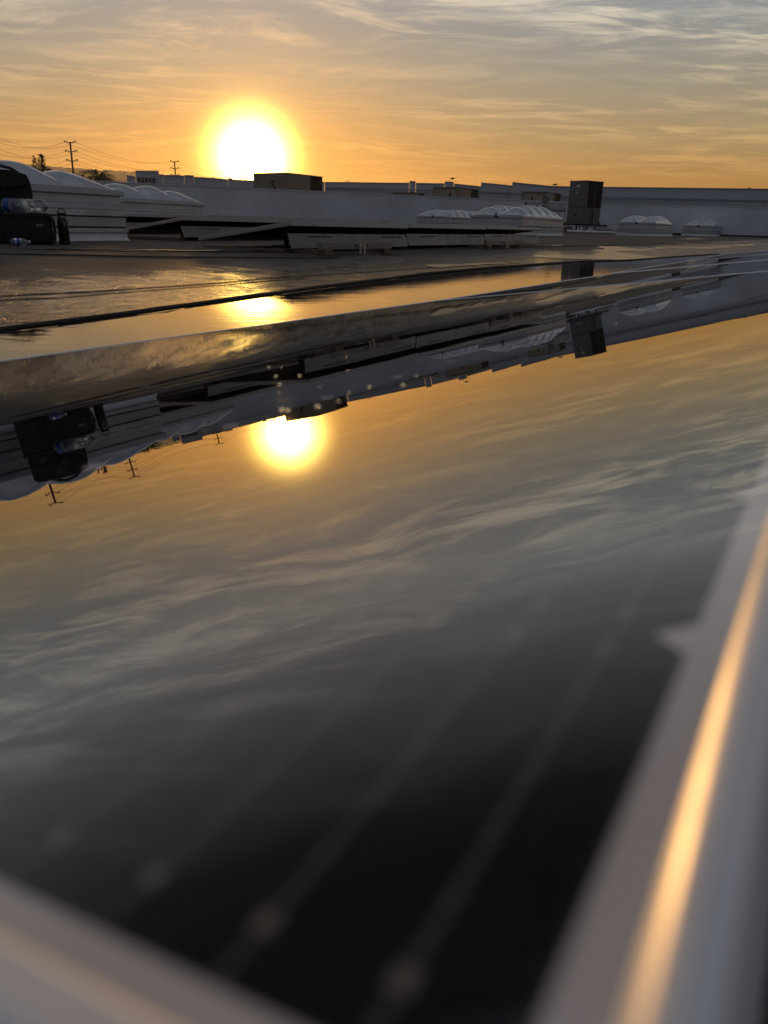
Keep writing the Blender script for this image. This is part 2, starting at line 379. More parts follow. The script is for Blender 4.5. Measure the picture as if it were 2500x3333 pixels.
HC = 0.0425
def m_glass():
    """dark module glass: half-cut cells, busbars with solder pads, white margin; object coords in metres"""
    M_ = bpy.data.materials.new('solar_glass'); M_.use_nodes = True; t = M_.node_tree; t.nodes.clear(); K = NT(t)
    b = K.new('ShaderNodeBsdfPrincipled'); o = K.new('ShaderNodeOutputMaterial'); K.l.new(b.outputs[0], o.inputs[0])
    P = K.new('ShaderNodeTexCoord').outputs['Object']; X, Y, Z = K.sep(P)
    def band(c, half, soft):                      # 1 inside |c| < half
        return K.smooth(K.math('ABSOLUTE', c), half, half + soft, 1.0, 0.0)
    def rep(v, off, pitch):                       # signed distance to nearest repeat
        q = K.math('DIVIDE', K.math('SUBTRACT', v, off), pitch)
        return K.math('MULTIPLY', K.math('SUBTRACT', q, K.math('ROUND', q)), pitch)
    bus = rep(Y, 0.01857, 0.0113)
    line = band(bus, 0.00025, 0.0003)
    padx = K.math('SUBTRACT', K.math('ABSOLUTE', rep(X, 0.0707, 0.0637)), 0.0052)
    first = band(K.math('SUBTRACT', X, 0.0158), 0.0007, 0.0005)
    padm = K.math('MULTIPLY', band(padx, 0.0007, 0.0005), K.smooth(X, 0.03, 0.031))
    pad = K.math('MULTIPLY', band(bus, 0.0006, 0.0004), K.math('MAXIMUM', first, padm))
    pad2 = K.math('MULTIPLY', band(bus, 0.0005, 0.0003), band(rep(X, 0.0155, 0.0078), 0.0005, 0.0004))
    gapx = rep(X, 0.0707, 0.0637); gapy = rep(Y, 0.0101, 0.1808)
    dia = K.math('ADD', K.math('ABSOLUTE', gapx), K.math('ABSOLUTE', gapy))
    dia = K.smooth(dia, 0.0035, 0.0045, 1.0, 0.0)
    gaps = K.math('MAXIMUM', band(gapx, 0.0003, 0.0002), band(gapy, 0.0006, 0.0004))
    mid = band(K.math('SUBTRACT', X, 0.86), 0.002, 0.001)
    edge = K.math('MINIMUM', K.math('MINIMUM', K.math('SUBTRACT', Y, 0.0098), K.math('SUBTRACT', 1.0100, Y)),
                  K.math('MINIMUM', K.math('SUBTRACT', X, 0.0100), K.math('SUBTRACT', 2.038, X)))
    margin = K.smooth(edge, -0.0003, 0.0003, 1.0, 0.0)
    cell = K.ramp(K.noise(P, 14, 3), [(0.3, (0.0022, 0.0026, 0.0032, 1)), (0.7, (0.0036, 0.004, 0.005, 1))])
    c = K.mix(K.math('MULTIPLY', line, 0.95), cell, (0.085, 0.075, 0.066, 1))
    c = K.mix(K.math('MULTIPLY', gaps, 0.35), c, (0.05, 0.048, 0.046, 1))
    c = K.mix(K.math('MULTIPLY', pad2, 0.5), c, (0.10, 0.09, 0.08, 1))
    c = K.mix(pad, c, (0.19, 0.175, 0.16, 1))
    c = K.mix(K.math('MAXIMUM', dia, margin), c, (0.66, 0.63, 0.64, 1))
    c = K.mix(mid, c, (0.22, 0.22, 0.22, 1))
    K.put(b.inputs['Base Color'], c)
    b.inputs['IOR'].default_value = 2.5
    K.put(b.inputs['Roughness'], K.smooth(K.noise(P, 7, 5, 0.7, 0.2), 0.3, 0.75, 0.003, 0.016))
    sag = K.math('MULTIPLY', K.math('POWER', K.math('MAXIMUM', K.math('SUBTRACT', Y, 0.45), 0.0), 2.0), 0.022)
    h = K.math('ADD', K.math('ADD', sag, K.math('MULTIPLY', K.noise(P, 9, 2, 0.45), 0.00005)), K.math('MULTIPLY', K.noise(P, 70, 2, 0.5), 0.0000055))
    bn = K.new('ShaderNodeBump'); bn.inputs['Distance'].default_value = 1.0; K.put(bn.inputs['Height'], h)
    K.l.new(bn.outputs[0], b.inputs['Normal'])
    return M_
M['glass'] = m_glass()

# ------------------------------------------------------------------ setting: ground, roof, hills
mb = MB(); mb.box(-9000, 9000, -3000, 9000, -9.6, -9.0)
tag(mb.build('ground', M['ground']), kind='structure')
def grid_sheet(name, m_, ss, ts, zf):
    bm = bmesh.new(); V = []
    for s in ss:
        row = []
        for t in ts:
            p = G(s, t); row.append(bm.verts.new((p.x, p.y, zf(p.x, p.y))))
        V.append(row)
    for i in range(len(ss)-1):
        for j in range(len(ts)-1): bm.faces.new([V[i][j], V[i][j+1], V[i+1][j+1], V[i+1][j]])
    mbx = MB(); mbx.bm.free(); mbx.bm = bm
    return mbx.build(name, m_, smooth=True)
ss = [-12, -6, -3, -1, 0, 1] + [1.25 + 0.25*k for k in range(24)] + [8, 10, 12, 15, 20, 26, 34, 44, 60, 90]
ts = [-12, -4, 0] + [k * 1.0 for k in range(1, 30)] + [32, 36, 40, 45, 50, 60, 75, 95, 120]
tag(grid_sheet('roof', M['roof'], ss, ts, roof_z), kind='structure')

# far hills: ridge read off the skyline, each ridge point at its own distance, with foreground slope
def hill(name, D, pts, depth, seed):
    rnd = random.Random(seed); bm = bmesh.new(); rows = []
    P_ = []
    for i in range(len(pts)-1):
        (a, b), (c, e) = pts[i], pts[i+1]
        n = max(2, int(abs(c-a) / 3))
        for k in range(n):
            f = k / n; P_.append((a+(c-a)*f, b+(e-b)*f))
    P_.append(pts[-1]); lvl = 0
    for (x, y) in P_:
        lvl = 0.7*lvl + rnd.uniform(-1, 1)*1.3
        tree = rnd.choice([0, 0, 0, 1.6, 3.2, 1.0, 2.2])
        p = at(x, y + lvl*0.5 - tree, D)
        q = at(x, y + 22, D - depth*0.35); r = at(x, y, D - depth); bk = at(x, y, D + depth)
        rows.append([bm.verts.new((r.x, r.y, -9)), bm.verts.new((q.x, q.y, max(-8, q.z))), bm.verts.new(p), bm.verts.new((bk.x, bk.y, -9))])
    for i in range(len(rows)-1):
        for k in range(3): bm.faces.new([rows[i][k], rows[i][k+1], rows[i+1][k+1], rows[i+1][k]])
    mbx = MB(); mbx.bm.free(); mbx.bm = bm
    return tag(mbx.build(name, M['hill']), kind='structure')
hill('hills', 4200, [(-700, 560), (-300, 520), (-60, 528), (0, 531), (150, 541), (232, 548), (308, 554), (439, 559), (540, 570), (640, 575), (700, 580), (830, 590), (1000, 612), (1400, 690), (1700, 740)], 900, 3)

# ------------------------------------------------------------------ puddles and seams on the roof
def sheet_px(name, pts, m_, lift=0.004, level=None, sub=10, jit=0.0, seed=1, label=None, kind='structure', zfix=None):
    """an outline walked on the roof; finely subdivided with a ragged shore"""
    rnd = random.Random(seed); W = [on_roof(*p) for p in pts]; out = []
    for i in range(len(W)):
        a, b = W[i], W[(i+1) % len(W)]
        L = (b-a).length; n = max(2, int(sub))
        nrm = Vector((-(b-a).y, (b-a).x, 0)); nrm = nrm.normalized() if nrm.length > 0 else nrm
        for k in range(n):
            f = k/n; p = a.lerp(b, f)
            if 0 < k: p = p + nrm * rnd.uniform(-1, 1) * jit * L
            out.append(p)
    bm = bmesh.new()
    vs = [bm.verts.new((p.x, p.y, (zfix if zfix is not None else roof_z(p.x, p.y) + lift))) for p in out]
    f = bm.faces.new(vs); bmesh.ops.triangulate(bm, faces=[f])
    mbx = MB(); mbx.bm.free(); mbx.bm = bm
    o = mbx.build(name, m_)
    for pl in o.data.polygons:
        if pl.normal.z < 0: pl.flip()
    return tag(o, kind=kind)

# main pond: under the lip of the array out to the rubber cable, in grid coordinates
cab_px = [(-260, 1122), (-120, 1104), (0, 1086), (200, 1060), (400, 1033), (600, 1004), (820, 972), (1000, 947), (1250, 914), (1400, 894), (1600, 875), (1750, 864), (1900, 854), (2050, 850), (2200, 838), (2340, 829)]
cab = [on_roof(*p) for p in cab_px]
rnd = random.Random(5)
def lerp_path(P_, n):
    out = []
    for i in range(len(P_)-1):
        for k in range(n): out.append(P_[i].lerp(P_[i+1], k/n))
    out.append(P_[-1]); return out
shore = lerp_path(cab, 9)
out = []
lag = 0
for i, p in enumerate(shore):
    lag = 0.6*lag + rnd.uniform(-1, 1)*0.02
    bay = 0.035 + 0.03*math.sin(i*0.33) + lag
    q = p - V2 * max(0.008, bay) if i < 75 else p - V2*0.01
    out.append(q)
inner = [G(0.55, -1.5 + 0.7*k) for k in range(18)]
inner = [p for p in inner if st(p)[1] < st(out[-1])[1] - 0.3]
bm = bmesh.new()
vs = [bm.verts.new((p.x, p.y, -0.0355 + 0.0038 * max(0, st(p)[1] - 3))) for p in out + inner[::-1]]
f = bm.faces.new(vs); bmesh.ops.triangulate(bm, faces=[f])
mbx = MB(); mbx.bm.free(); mbx.bm = bm
pud = tag(mbx.build('puddle', M['puddle']), kind='structure')
for pl in pud.data.polygons:
    if pl.normal.z < 0: pl.flip()
# far, thin sheets of water toward the right
streaks = [
 [(1688, 841), (1760, 839), (1830, 843), (1900, 845), (1990, 846), (2130, 847), (2190, 845), (2100, 841), (1990, 836), (1938, 832), (1990, 825), (1925, 820), (1990, 812), (1940, 806), (1945, 801), (2020, 803), (2030, 806), (1960, 816), (2040, 818), (2105, 818), (2120, 812), (2160, 809), (2280, 811), (2360, 808), (2390, 801), (2450, 797), (2475, 793), (2440, 796), (2405, 797), (2380, 800), (2320, 805), (2200, 806), (2130, 806), (2090, 812), (2000, 818), (1950, 826), (1930, 830), (1870, 828), (1790, 832), (1700, 838)],
 [(2230, 778), (2260, 775), (2295, 778), (2240, 781)],
 [(1800, 800), (1820, 797), (1830, 802), (1802, 803)],
 [(1390, 868), (1560, 858), (1700, 852), (1690, 856), (1560, 862), (1420, 872)],
 [(40, 812), (260, 812), (600, 816), (900, 818), (900, 820), (600, 818), (420, 819), (200, 815)],
 [(1230, 829), (1290, 826), (1320, 829), (1260, 832)],
 [(1040, 838), (1080, 836), (1110, 838), (1070, 840)],
]
for i, sp in enumerate(streaks):
    sheet_px('puddle', sp, M['film'], lift=0.0045, sub=7, jit=0.10, seed=20+i)
# membrane laps: raised strips crossing the roof
def lap(px, wid, h, seed):
    rnd = random.Random(seed); P_ = lerp_path([on_roof(*p) for p in px], 6); bm = bmesh.new(); prev = None
    for i, p in enumerate(P_):
        j = rnd.uniform(-1, 1)*0.004; z = roof_z(p.x, p.y); dd = (P_[min(i+1, len(P_)-1)] - P_[max(0, i-1)]).normalized()
        nn = Vector((-dd.y, dd.x, 0))
        a = p + nn*j; b = p + nn*(wid + j)
        ring = [bm.verts.new((a.x, a.y, z + 0.001)), bm.verts.new((a.x, a.y, z + h)), bm.verts.new((b.x, b.y, z + 0.002))]
        if prev:
            bm.faces.new([prev[0], ring[0], ring[1], prev[1]]); bm.faces.new([prev[1], ring[1], ring[2], prev[2]])
        prev = ring
    mbx = MB(); mbx.bm.free(); mbx.bm = bm
    tag(mbx.build('roof_seam', M['roof']), kind='structure')
lap([(-200, 974), (0, 965), (300, 951), (600, 930), (820, 912), (1000, 899), (1250, 883), (1500, 866), (1690, 852)], 0.10, 0.0028, 2)
lap([(-200, 985), (0, 978), (180, 972), (500, 945), (800, 922), (1000, 906)], 0.06, 0.002, 6)
lap([(-100, 828), (0, 829), (300, 833), (500, 838), (800, 840), (1100, 842)], 0.16, 0.008, 3)
lap([(200, 815), (420, 816), (700, 822), (1000, 822), (1300, 815), (1560, 806), (1900, 800)], 0.16, 0.008, 4)
lap([(1500, 812), (1800, 803), (2100, 797), (2500, 790)], 0.2, 0.008, 5)

# the black cable lying along the valley
path = lerp_path(cab, 5)
pp = []
rnd = random.Random(9)
for i, p in enumerate(path):
    pp.append(Vector((p.x, p.y, roof_z(p.x, p.y) + 0.0105 + rnd.uniform(0, 0.0008))))
tag(MB().tube(pp, [0.0088 + 0.0006*math.sin(i*0.9) for i in range(len(pp))], 10).build('rubber_cable', M['rubber'], smooth=True),
    'long black rubber cable lying across the wet roof beside the pond', 'cable')

# ------------------------------------------------------------------ solar modules
def panel_protos():
    LX, LY = 2.046, 1.020
    fr = MB(); T = 0.0058   # lip width over the glass
    top = 0.0008
    profL = [(0, -0.035), (0, 0.0002), (0.0006, top), (T-0.0026, top), (T-0.0020, top-0.0001), (T-0.0014, top-0.0004), (T-0.0009, top-0.0008), (T-0.0003, top-0.0012), (T, top-0.0016), (T, -0.0022), (0.0015, -0.0022), (0.0015, -0.035)]
    profS = [(0, -0.035), (0, 0.0002), (0.0006, top), (T-0.0036, top), (T-0.0026, top), (T-0.0017, top), (T-0.0009, top), (T-0.0001, top), (T, top-0.0001), (T, -0.0022), (0.0015, -0.0022), (0.0015, -0.035)]
    bm = fr.bm; corners = [(0, 0, 1, 1), (LX, 0, -1, 1), (LX, LY, -1, -1), (0, LY, 1, -1)]
    n = len(profL)
    for i in range(4):
        prof = profL if i % 2 == 0 else profS
        ab = []
        for (cx_, cy_, ax, ay) in (corners[i], corners[(i+1) % 4]):
            ab.append([bm.verts.new((cx_ + ax*q[0], cy_ + ay*q[0], q[1])) for q in prof])
        a, b = ab
        for k in range(n): bm.faces.new([a[k], a[(k+1) % n], b[(k+1) % n], b[k]])
    frame_me = fr.build('frame', M['alu']); 
    frame_me.data.shade_smooth(); frame_me.data.set_sharp_from_angle(angle=rad(50))
    gl = MB().box(0.0018, LX-0.0018, 0.0018, LY-0.0018, -0.0052, -0.0006).build('glass', M['glass'])
    bs = MB().box(0.0022, LX-0.0022, 0.0022, LY-0.0022, -0.0085, -0.0056)
    bs.box(LX*0.5-0.05, LX*0.5+0.05, LY-0.20, LY-0.12, -0.026, -0.0088)
    bs = bs.build('backsheet', M['backsheet'])
    return frame_me, gl, bs
PF, PG_, PB = panel_protos()
for o in (PF, PG_, PB): COL.objects.unlink(o)
def add_panel(mw, label, group, far=False):
    r = bpy.data.objects.new('solar_panel', None); COL.objects.link(r); r.empty_display_size = 0.2
    r.matrix_world = mw; tag(r, label, 'solar panel', group)
    for p in (PF, PG_, PB):
        c = bpy.data.objects.new(p.name, p.data); COL.objects.link(c); c.parent = r
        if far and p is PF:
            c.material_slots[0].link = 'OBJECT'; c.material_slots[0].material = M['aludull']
    return r
def mw_axes(o, a, b, c):
    m = Matrix.Identity(4)
    for i in range(3): m[i][0] = a[i]; m[i][1] = b[i]; m[i][2] = c[i]; m[i][3] = o[i]
    return m
n0 = Vector((-0.12192861, 0.07367965, 0.98980035)).normalized()
u0 = (U2 - n0 * U2.dot(n0)).normalized(); v0 = n0.cross(u0)
org = CAM + (u0*0.395 + v0*0.083 - n0) * HC + n0*0.0006
add_panel(mw_axes(org, u0, v0, n0), 'glossy black solar panel filling the foreground, its wet glass mirroring the sunset', 'solar panels of the near row')
cors = [(48.6, -4.72, -1.47), (97, -4.54, -1.36), (146, -4.36, -1.17), (196, -4.07, -0.76)]
labs = ['black solar panel joined to the far end of the foreground panel', 'black solar panel, third along the near row from the camera', 'black solar panel at the far right end of the near row']
for k in range(3):
    (t0, zf0, zn0), (t1, zf1, zn1) = cors[k], cors[k+1]
    gap = 0.012/HC
    o_ = CAM + G(0.0, t0*HC) ; o_.z = CAM.z + zn0*HC
    o_ = o_ + Vector((0, 0, 0)) + V2*0.14*HC + U2*(0.010)
    uu = G(0, t1*HC) - G(0, t0*HC); uu.z = (zn1 - zn0)*HC*0.85 + (zf1 - zf0)*HC*0.15; uu.normalize()
    vv = V2*24.1; vv.z = zf0 - zn0; vv = (vv - uu*vv.dot(uu)).normalized()
    add_panel(mw_axes(o_, uu, vv, uu.cross(vv)), labs[k], 'solar panels of the near row')

# racking under the near row: a rail on feet along each edge
def rail(name, label, a, b, wx, h0, h1, m_, group=None):
    dd = (b-a); L = math.hypot(dd.x, dd.y); rz = math.atan2(dd.y, dd.x)
    r = thing(name, label, 'rail', a, rz, group)
    MB().box(0, L, -wx/2, wx/2, h0, h1, bev=0.002).build('beam', m_, r)
    return r

# rows beyond: tilted modules with their high edge and wind deflector toward the camera
def row(s0, t0, nmod, zlift, tag_txt, group, slots=True, dx=2.06, defl=True):
    tilt = rad(8.2)
    for k in range(nmod):
        t = t0 + k*dx; c = G(s0, t + 1.0); zr = roof_z(c.x, c.y)
        o_ = G(s0, t); o_.z = zr + 0.245 + zlift
        uu = U2.copy(); uu.z = 0.0045 if t > 10 else 0.0; uu.normalize()
        vv = (V2*math.cos(tilt) - Vector((0, 0, math.sin(tilt)))); vv = (vv - uu*vv.dot(uu)).normalized()
        add_panel(mw_axes(o_, uu, vv, uu.cross(vv)), tag_txt % ORD[k], group, True)
        if defl:
            r = thing('wind_deflector', 'wind deflector sheet under ' + (DEFL % ORD[k]), 'deflector', (*G(s0+0.03, t).xy, zr), GR, group.replace('solar panels', 'wind deflectors'))
            pts = [(0.015, 0.028), (0.02, 0.030), (-0.028, 0.095), (-0.004, 0.150), (-0.018, 0.157), (-0.018, 0.160), (0.0, 0.153), (-0.022, 0.0955), (0.024, 0.0275)]
            prof = [(0.0, 0.03), (-0.035, 0.035), (-0.02, 0.098), (-0.014, 0.100), (0.002, 0.150), (0.022, 0.152), (0.022, 0.149), (0.004, 0.147), (-0.011, 0.097), (-0.017, 0.095), (-0.031, 0.038), (0.0, 0.033)]
            MB().prism([(0.004, y, z) for (y, z) in prof], (0, 0, 0), (2.04, 0, 0)).build('sheet', M['deflect'], r)
            if slots:
                for j in range(6):
                    for base_x in (0.28, 1.55):
                        x0 = base_x + j*0.065
                        MB().box(x0, x0+0.045, -0.0125, -0.0095, 0.122, 0.130, Matrix.Translation((0, 0, 0))).build('slot', M['slot'], r)
            # feet of the racking
            for fx in (0.02, 1.02):
                MB().box(fx, fx+0.12, 0.06, 0.95, 0.002, 0.026).build('foot', M['wood'], r)
                MB().box(fx+0.13, fx+0.16, 0.12, 0.15, 0.026, 0.190).build('post', M['slot'], r)
ORD = ['first', 'second', 'third', 'fourth', 'fifth', 'sixth', 'seventh']
DEFL = 'the %s panel from left, closest far row'
row(4.0, 5.44, 3, 0.0, 'tilted solar panel, %s from left in the closest row beyond the pond', 'solar panels of the middle row')
DEFL = 'the %s panel from left, second far row'
row(6.4, 6.72, 5, 0.0, 'tilted solar panel, %s from the left in the second row beyond the pond', 'solar panels of the second far row')
DEFL = 'the %s panel from left, third far row'
row(8.8, 7.0, 4, 0.02, 'tilted solar panel, %s from the left in the third row beyond the pond', 'solar panels of the third far row', slots=False)
DEFL = 'the %s panel from left, rearmost row'
row(11.2, 9.5, 5, 0.03, 'tilted solar panel, %s from the left in the rearmost row before the parapet', 'solar panels of the rearmost row', slots=False)

# loose racking beams with slotted brackets in front of the middle row
def loose_beam(px0, px1, pyb, label):
    a = on_roof(px0, pyb); sA, tA = st(a)
    b_ = on_roof(px1, pyb); tB = 3.78*math.tan(math.atan2(*st(b_)[::-1]))
    s_ = 3.78; az0 = math.atan2(tA, sA)
    tA = s_*math.tan(az0)
    L = tB - tA
    p = G(s_, tA); r = thing('racking_beam', label, 'beam', (p.x, p.y, roof_z(p.x, p.y)), GR, 'loose racking beams')
    MB().box(0, L, -0.02, 0.02, 0.045, 0.100, bev=0.002).build('beam', M['deflect'], r)
    for f_ in (0.43, 0.60): MB().box(L*f_, L*f_+0.03, -0.0225, -0.0195, 0.072, 0.081).build('slot', M['slot'], r)
    for f_, z0 in ((0.47, 0.012), (0.53, 0.003)):
        b = MB().box(L*f_, L*f_+0.009, -0.045, -0.041, z0, 0.088).box(L*f_+0.019, L*f_+0.028, -0.045, -0.041, z0, 0.088)
        b.box(L*f_+0.009, L*f_+0.019, -0.045, -0.041, 0.078, 0.088).box(L*f_+0.009, L*f_+0.019, -0.045, -0.041, z0, z0+0.008).box(L*f_, L*f_+0.028, -0.041, -0.0205, 0.080, 0.084)
        b.build('bracket', M['galv'], r)
    for x_ in (0.03, L-0.15): MB().box(x_, x_+0.12, -0.03, 0.5, 0.002, 0.0445, bev=0.003).build('foot', M['wood'], r)
loose_beam(1042, 1270, 803, 'pale metal racking beam with slotted bracket on dark blocks, left of the two')
loose_beam(1580, 1696, 789, 'pale metal racking beam with slotted bracket on dark blocks, right of the two')

# ------------------------------------------------------------------ double-leaf dome skylights
def skylight(s_, t_, label, lobes=5, L=3.4, W=1.5, hs=1.0, zoff=0.0, dh=0.285):
    p = G(s_, t_); r = thing('skylight', label, 'skylight', (p.x, p.y, roof_z(p.x, p.y) + zoff), GR, 'domed roof skylights on tall curbs')
    # local x along t (long side), local y along s; origin at near-left... camera sees -x end and -y side
    def ring(x, z0, z1, bev=0.006): return MB().box(-x, L+x, -x, W+x, z0*hs, z1*hs, bev=bev)
    # flared flashing skirt
    sk = MB(); rings = []
    for (o_, z) in [(0.10, -0.004), (0.055, 0.006), (0.035, 0.03), (0.03, 0.082)]:
        rings.append([(-o_, -o_, z*hs), (L+o_, -o_, z*hs), (L+o_, W+o_, z*hs), (-o_, W+o_, z*hs)])
    vs = [[sk.bm.verts.new(v) for v in rg] for rg in rings]
    for a, b in zip(vs[:-1], vs[1:]):
        for k in range(4): sk.bm.faces.new([a[k], a[(k+1) % 4], b[(k+1) % 4], b[k]])
    sk.bm.faces.new(vs[-1]); sk.build('flashing_skirt', M['membrane'], r, smooth=True, ang=60)
    ring(0.045, 0.085, 0.128).build('lower_rail', M['curb'], r)
    ring(0.028, 0.131, 0.142, 0).build('seam', M['slot'], r)
    ring(0.032, 0.1425, 0.235).build('curb', M['curb3'], r)
    ring(0.025, 0.236, 0.244, 0).build('seam', M['slot'], r)
    up = ring(0.050, 0.2445, 0.302)
    up.build('upper_rail', M['curb'], r)
    ring(0.022, 0.303, 0.362, 0.01).build('ledge', M['curb2'], r)
    ring(0.004, 0.363, 0.441, 0.003).build('riser', M['curb'], r)
    ring(0.036, 0.442, 0.500, 0.008).build('flange', M['curb2'], r)
    bo = MB()
    for k in range(int(L/0.38)):
        for (yy) in (-0.0455-0.006,):
            bo.box(0.15 + k*0.38, 0.165 + k*0.38, yy, -0.044, 0.10*hs, 0.114*hs); bo.box(0.2 + k*0.38, 0.214 + k*0.38, -0.057, -0.049, 0.268*hs, 0.282*hs)
    bo.build('screw_row', M['galv'], r)
    # leaves
    for leaf in (0, 1):
        y0, y1 = (-0.005, W/2 - 0.012) if leaf == 0 else (W/2 + 0.012, W + 0.005)
        nx, ny = lobes*14, 18; bm = bmesh.new(); V = []
        for i in range(nx+1):
            fx = i/nx; rw = []
            for j in range(ny+1):
                fy = j/ny
                ph = fx*lobes; k_ = ph - math.floor(ph) if i < nx else 1.0
                pil = math.sin(PI*k_)**0.75 if 0 < k_ < 1 else 0.0
                envx = min(1, min(fx, 1-fx)*lobes*1.4)**0.55 * (0.80 if min(fx, 1-fx)*lobes < 1 else 1.0 if min(fx, 1-fx)*lobes > 1.35 else 0.80 + 0.2*(min(fx, 1-fx)*lobes-1)/0.35)
                envy = math.sin(PI*fy)**0.62 if 0 < fy < 1 else 0.0
                sag = 0.56 + 0.44*pil
                h = dh*envy*envx*sag + 0.01*math.sin(PI*fy)
                rw.append(bm.verts.new((-0.0 + L*fx, y0 + (y1-y0)*fy, 0.500*hs + 0.006 + h)))
            V.append(rw)
        for i in range(nx):
            for j in range(ny): bm.faces.new([V[i][j], V[i+1][j], V[i+1][j+1], V[i][j+1]])
        mx_ = MB(); mx_.bm.free(); mx_.bm = bm; mx_.build('dome', M['dome'], r, smooth=True, ang=80)
    MB().box(-0.055, -0.036, W/2-0.06, W/2+0.06, 0.452*hs, 0.492*hs).box(-0.05, 0.0, W/2-0.015, W/2+0.015, 0.492*hs, 0.56*hs).build('latch', M['black'], r)
    return r
def sky_at(px, D_, **k):        # near-right corner (long side meets short end) under photo column px
    p = at(px, 740, D_); s_, t_ = st(p); return skylight(s_, t_, **k)
# big one at the left: its far right corner shows at x=395
def far_corner(px, s_, L): # t of the far end along the near long side
    r = ray(px, 740); az_ = math.atan2(r.x*U2.x + r.y*U2.y, r.x*V2.x + r.y*V2.y); return s_*math.tan(az_) - L
skylight(6.7, far_corner(398, 6.7, 2.7), 'large pale domed skylight at the left edge, behind the black bags', lobes=4, L=2.7, dh=0.20)
skylight(10.6, far_corner(664, 10.6, 3.4), 'domed skylight just right of and behind the large left one', lobes=5, L=3.4, dh=0.225)
sky_at(1697, 22.6, label='domed skylight at the right end of the tilted panels, with four big ribbed lobes', lobes=5, L=3.6)
sky_at(1459, 34.5, label='domed skylight farther back against the middle of the parapet, behind the panels', lobes=6, L=4.6)
sky_at(2133, 35.0, label='domed skylight standing alone right of the tall dark air conditioner', lobes=5, L=3.6)
sky_at(2321, 46.5, label='smallest and farthest domed skylight, at the right by the white parapet', lobes=5, L=3.6)

# ------------------------------------------------------------------ parapet
def parapet():
    r = thing('parapet_wall', 'long white parapet wall closing off the flat roof', 'wall')
    def seg(pts, th=0.25):
        # pts: (px, py_top, D); wall stands from the roof to the top
        b = MB(); cp = MB(); bm = b.bm
        T_ = [at(*p) for p in pts]
        for i in range(len(T_)-1):
            A, B = T_[i], T_[i+1]; dd = Vector(((B-A).x, (B-A).y, 0)).normalized(); nn = Vector((-dd.y, dd.x, 0))
            if nn.dot(A) < 0: nn = -nn
            quad = [(A.x, A.y, roof_z(A.x, A.y) - 0.1), (B.x, B.y, roof_z(B.x, B.y) - 0.1), tuple(B), tuple(A)]
            b.prism(quad, (0, 0, 0), nn*th)
            A2, B2 = A + Vector((0, 0, 0.001)), B + Vector((0, 0, 0.001))
            cp.prism([A2 - nn*0.03, B2 - nn*0.03, B2 - nn*0.03 + Vector((0, 0, 0.045)), A2 - nn*0.03 + Vector((0, 0, 0.045))], (0, 0, 0), nn*(th+0.06))
        b.build('wall', M['wall'], r); cp.build('coping', M['membrane'], r)
    seg([(-500, 552, 36), (380, 595, 38), (1300, 637, 44.5), (1958, 664.5, 50)])
    seg([(1958.2, 664.5, 50), (2500, 677, 50), (3300, 690, 54)])
    # cant strip at the foot of the right part
    A, B = at(1990, 760, 49.5), at(3000, 760, 50)
    for P0 in (A, B): P0.z = roof_z(P0.x, P0.y)
    MB().tube([A + Vector((0, 0, 0.04)), B + Vector((0, 0, 0.04))], 0.07, 8).build('cant_strip', M['rubber'], r)
parapet()

# ------------------------------------------------------------------ buildings behind
def building(label, D, outline, group=None, th=7, band=None, win=None, m_=None, cop=True):
    p0 = at(outline[0][0], 740, D)
    r = thing('building', label, 'building', (p0.x, p0.y, 0), 0, group)
    inv = Vector((-p0.x, -p0.y, 0)); b = MB(); cp = MB()
    for i in range(len(outline)-1):
        (x0, y0), (x1, y1) = outline[i], outline[i+1]
        if abs(x1-x0) < 1.5: continue
        A, B = at(x0, y0, D/math.cos(0)) + inv, at(x1, y1, D) + inv
        dd = Vector(((B-A).x, (B-A).y, 0)).normalized(); nn = Vector((-dd.y, dd.x, 0))
        b.prism([(A.x, A.y, -9), (B.x, B.y, -9), B, A], (0, 0, 0), nn*th)
        if cop: cp.prism([A - nn*0.08 + Vector((0,0,0.003)), B - nn*0.08 + Vector((0,0,0.003)), B - nn*0.08 + Vector((0, 0, 0.13)), A - nn*0.08 + Vector((0, 0, 0.13))], (0, 0, 0), nn*(th*0.2))
    b.build('wall', m_ or M['farwall'], r)
    if cop: cp.build('coping', M['farband'], r)
    else: cp.bm.free()
    for bd in (band or []):
        bb = MB()
        A, B = at(bd[0], bd[1], D) + inv, at(bd[2], bd[3], D) + inv
        dd = Vector(((B-A).x, (B-A).y, 0)).normalized(); nn = Vector((-dd.y, dd.x, 0))
        bb.prism([A, B, B + Vector((0, 0, 0.16)), A + Vector((0, 0, 0.16))], -nn*0.14, -nn*0.002)
        bb.build('wall_joint', M['farband'], r)
    for wn in (win or []):
        A, B = at(wn[0], wn[1], D) + inv, at(wn[2], wn[3], D) + inv
        dd = Vector(((B-A).x, (B-A).y, 0)).normalized(); nn = Vector((-dd.y, dd.x, 0))
        q = [(A.x, A.y, B.z), (B.x, B.y, B.z), (B.x, B.y, A.z), (A.x, A.y, A.z)]
        f_ = MB().prism(q, -nn*0.10, -nn*0.003).build('window', M['farwin'], r)
        fr = MB()
        for k in range(6):
            P0 = A.lerp(B, k/5); P0 = Vector((P0.x, P0.y, 0))
            fr.prism([(P0.x - dd.x*0.05, P0.y - dd.y*0.05, B.z), (P0.x + dd.x*0.05, P0.y + dd.y*0.05, B.z), (P0.x + dd.x*0.05, P0.y + dd.y*0.05, A.z), (P0.x - dd.x*0.05, P0.y - dd.y*0.05, A.z)], -nn*0.16, -nn*0.101)
        fr.build('mullion', M['farband'], f_)
    return r
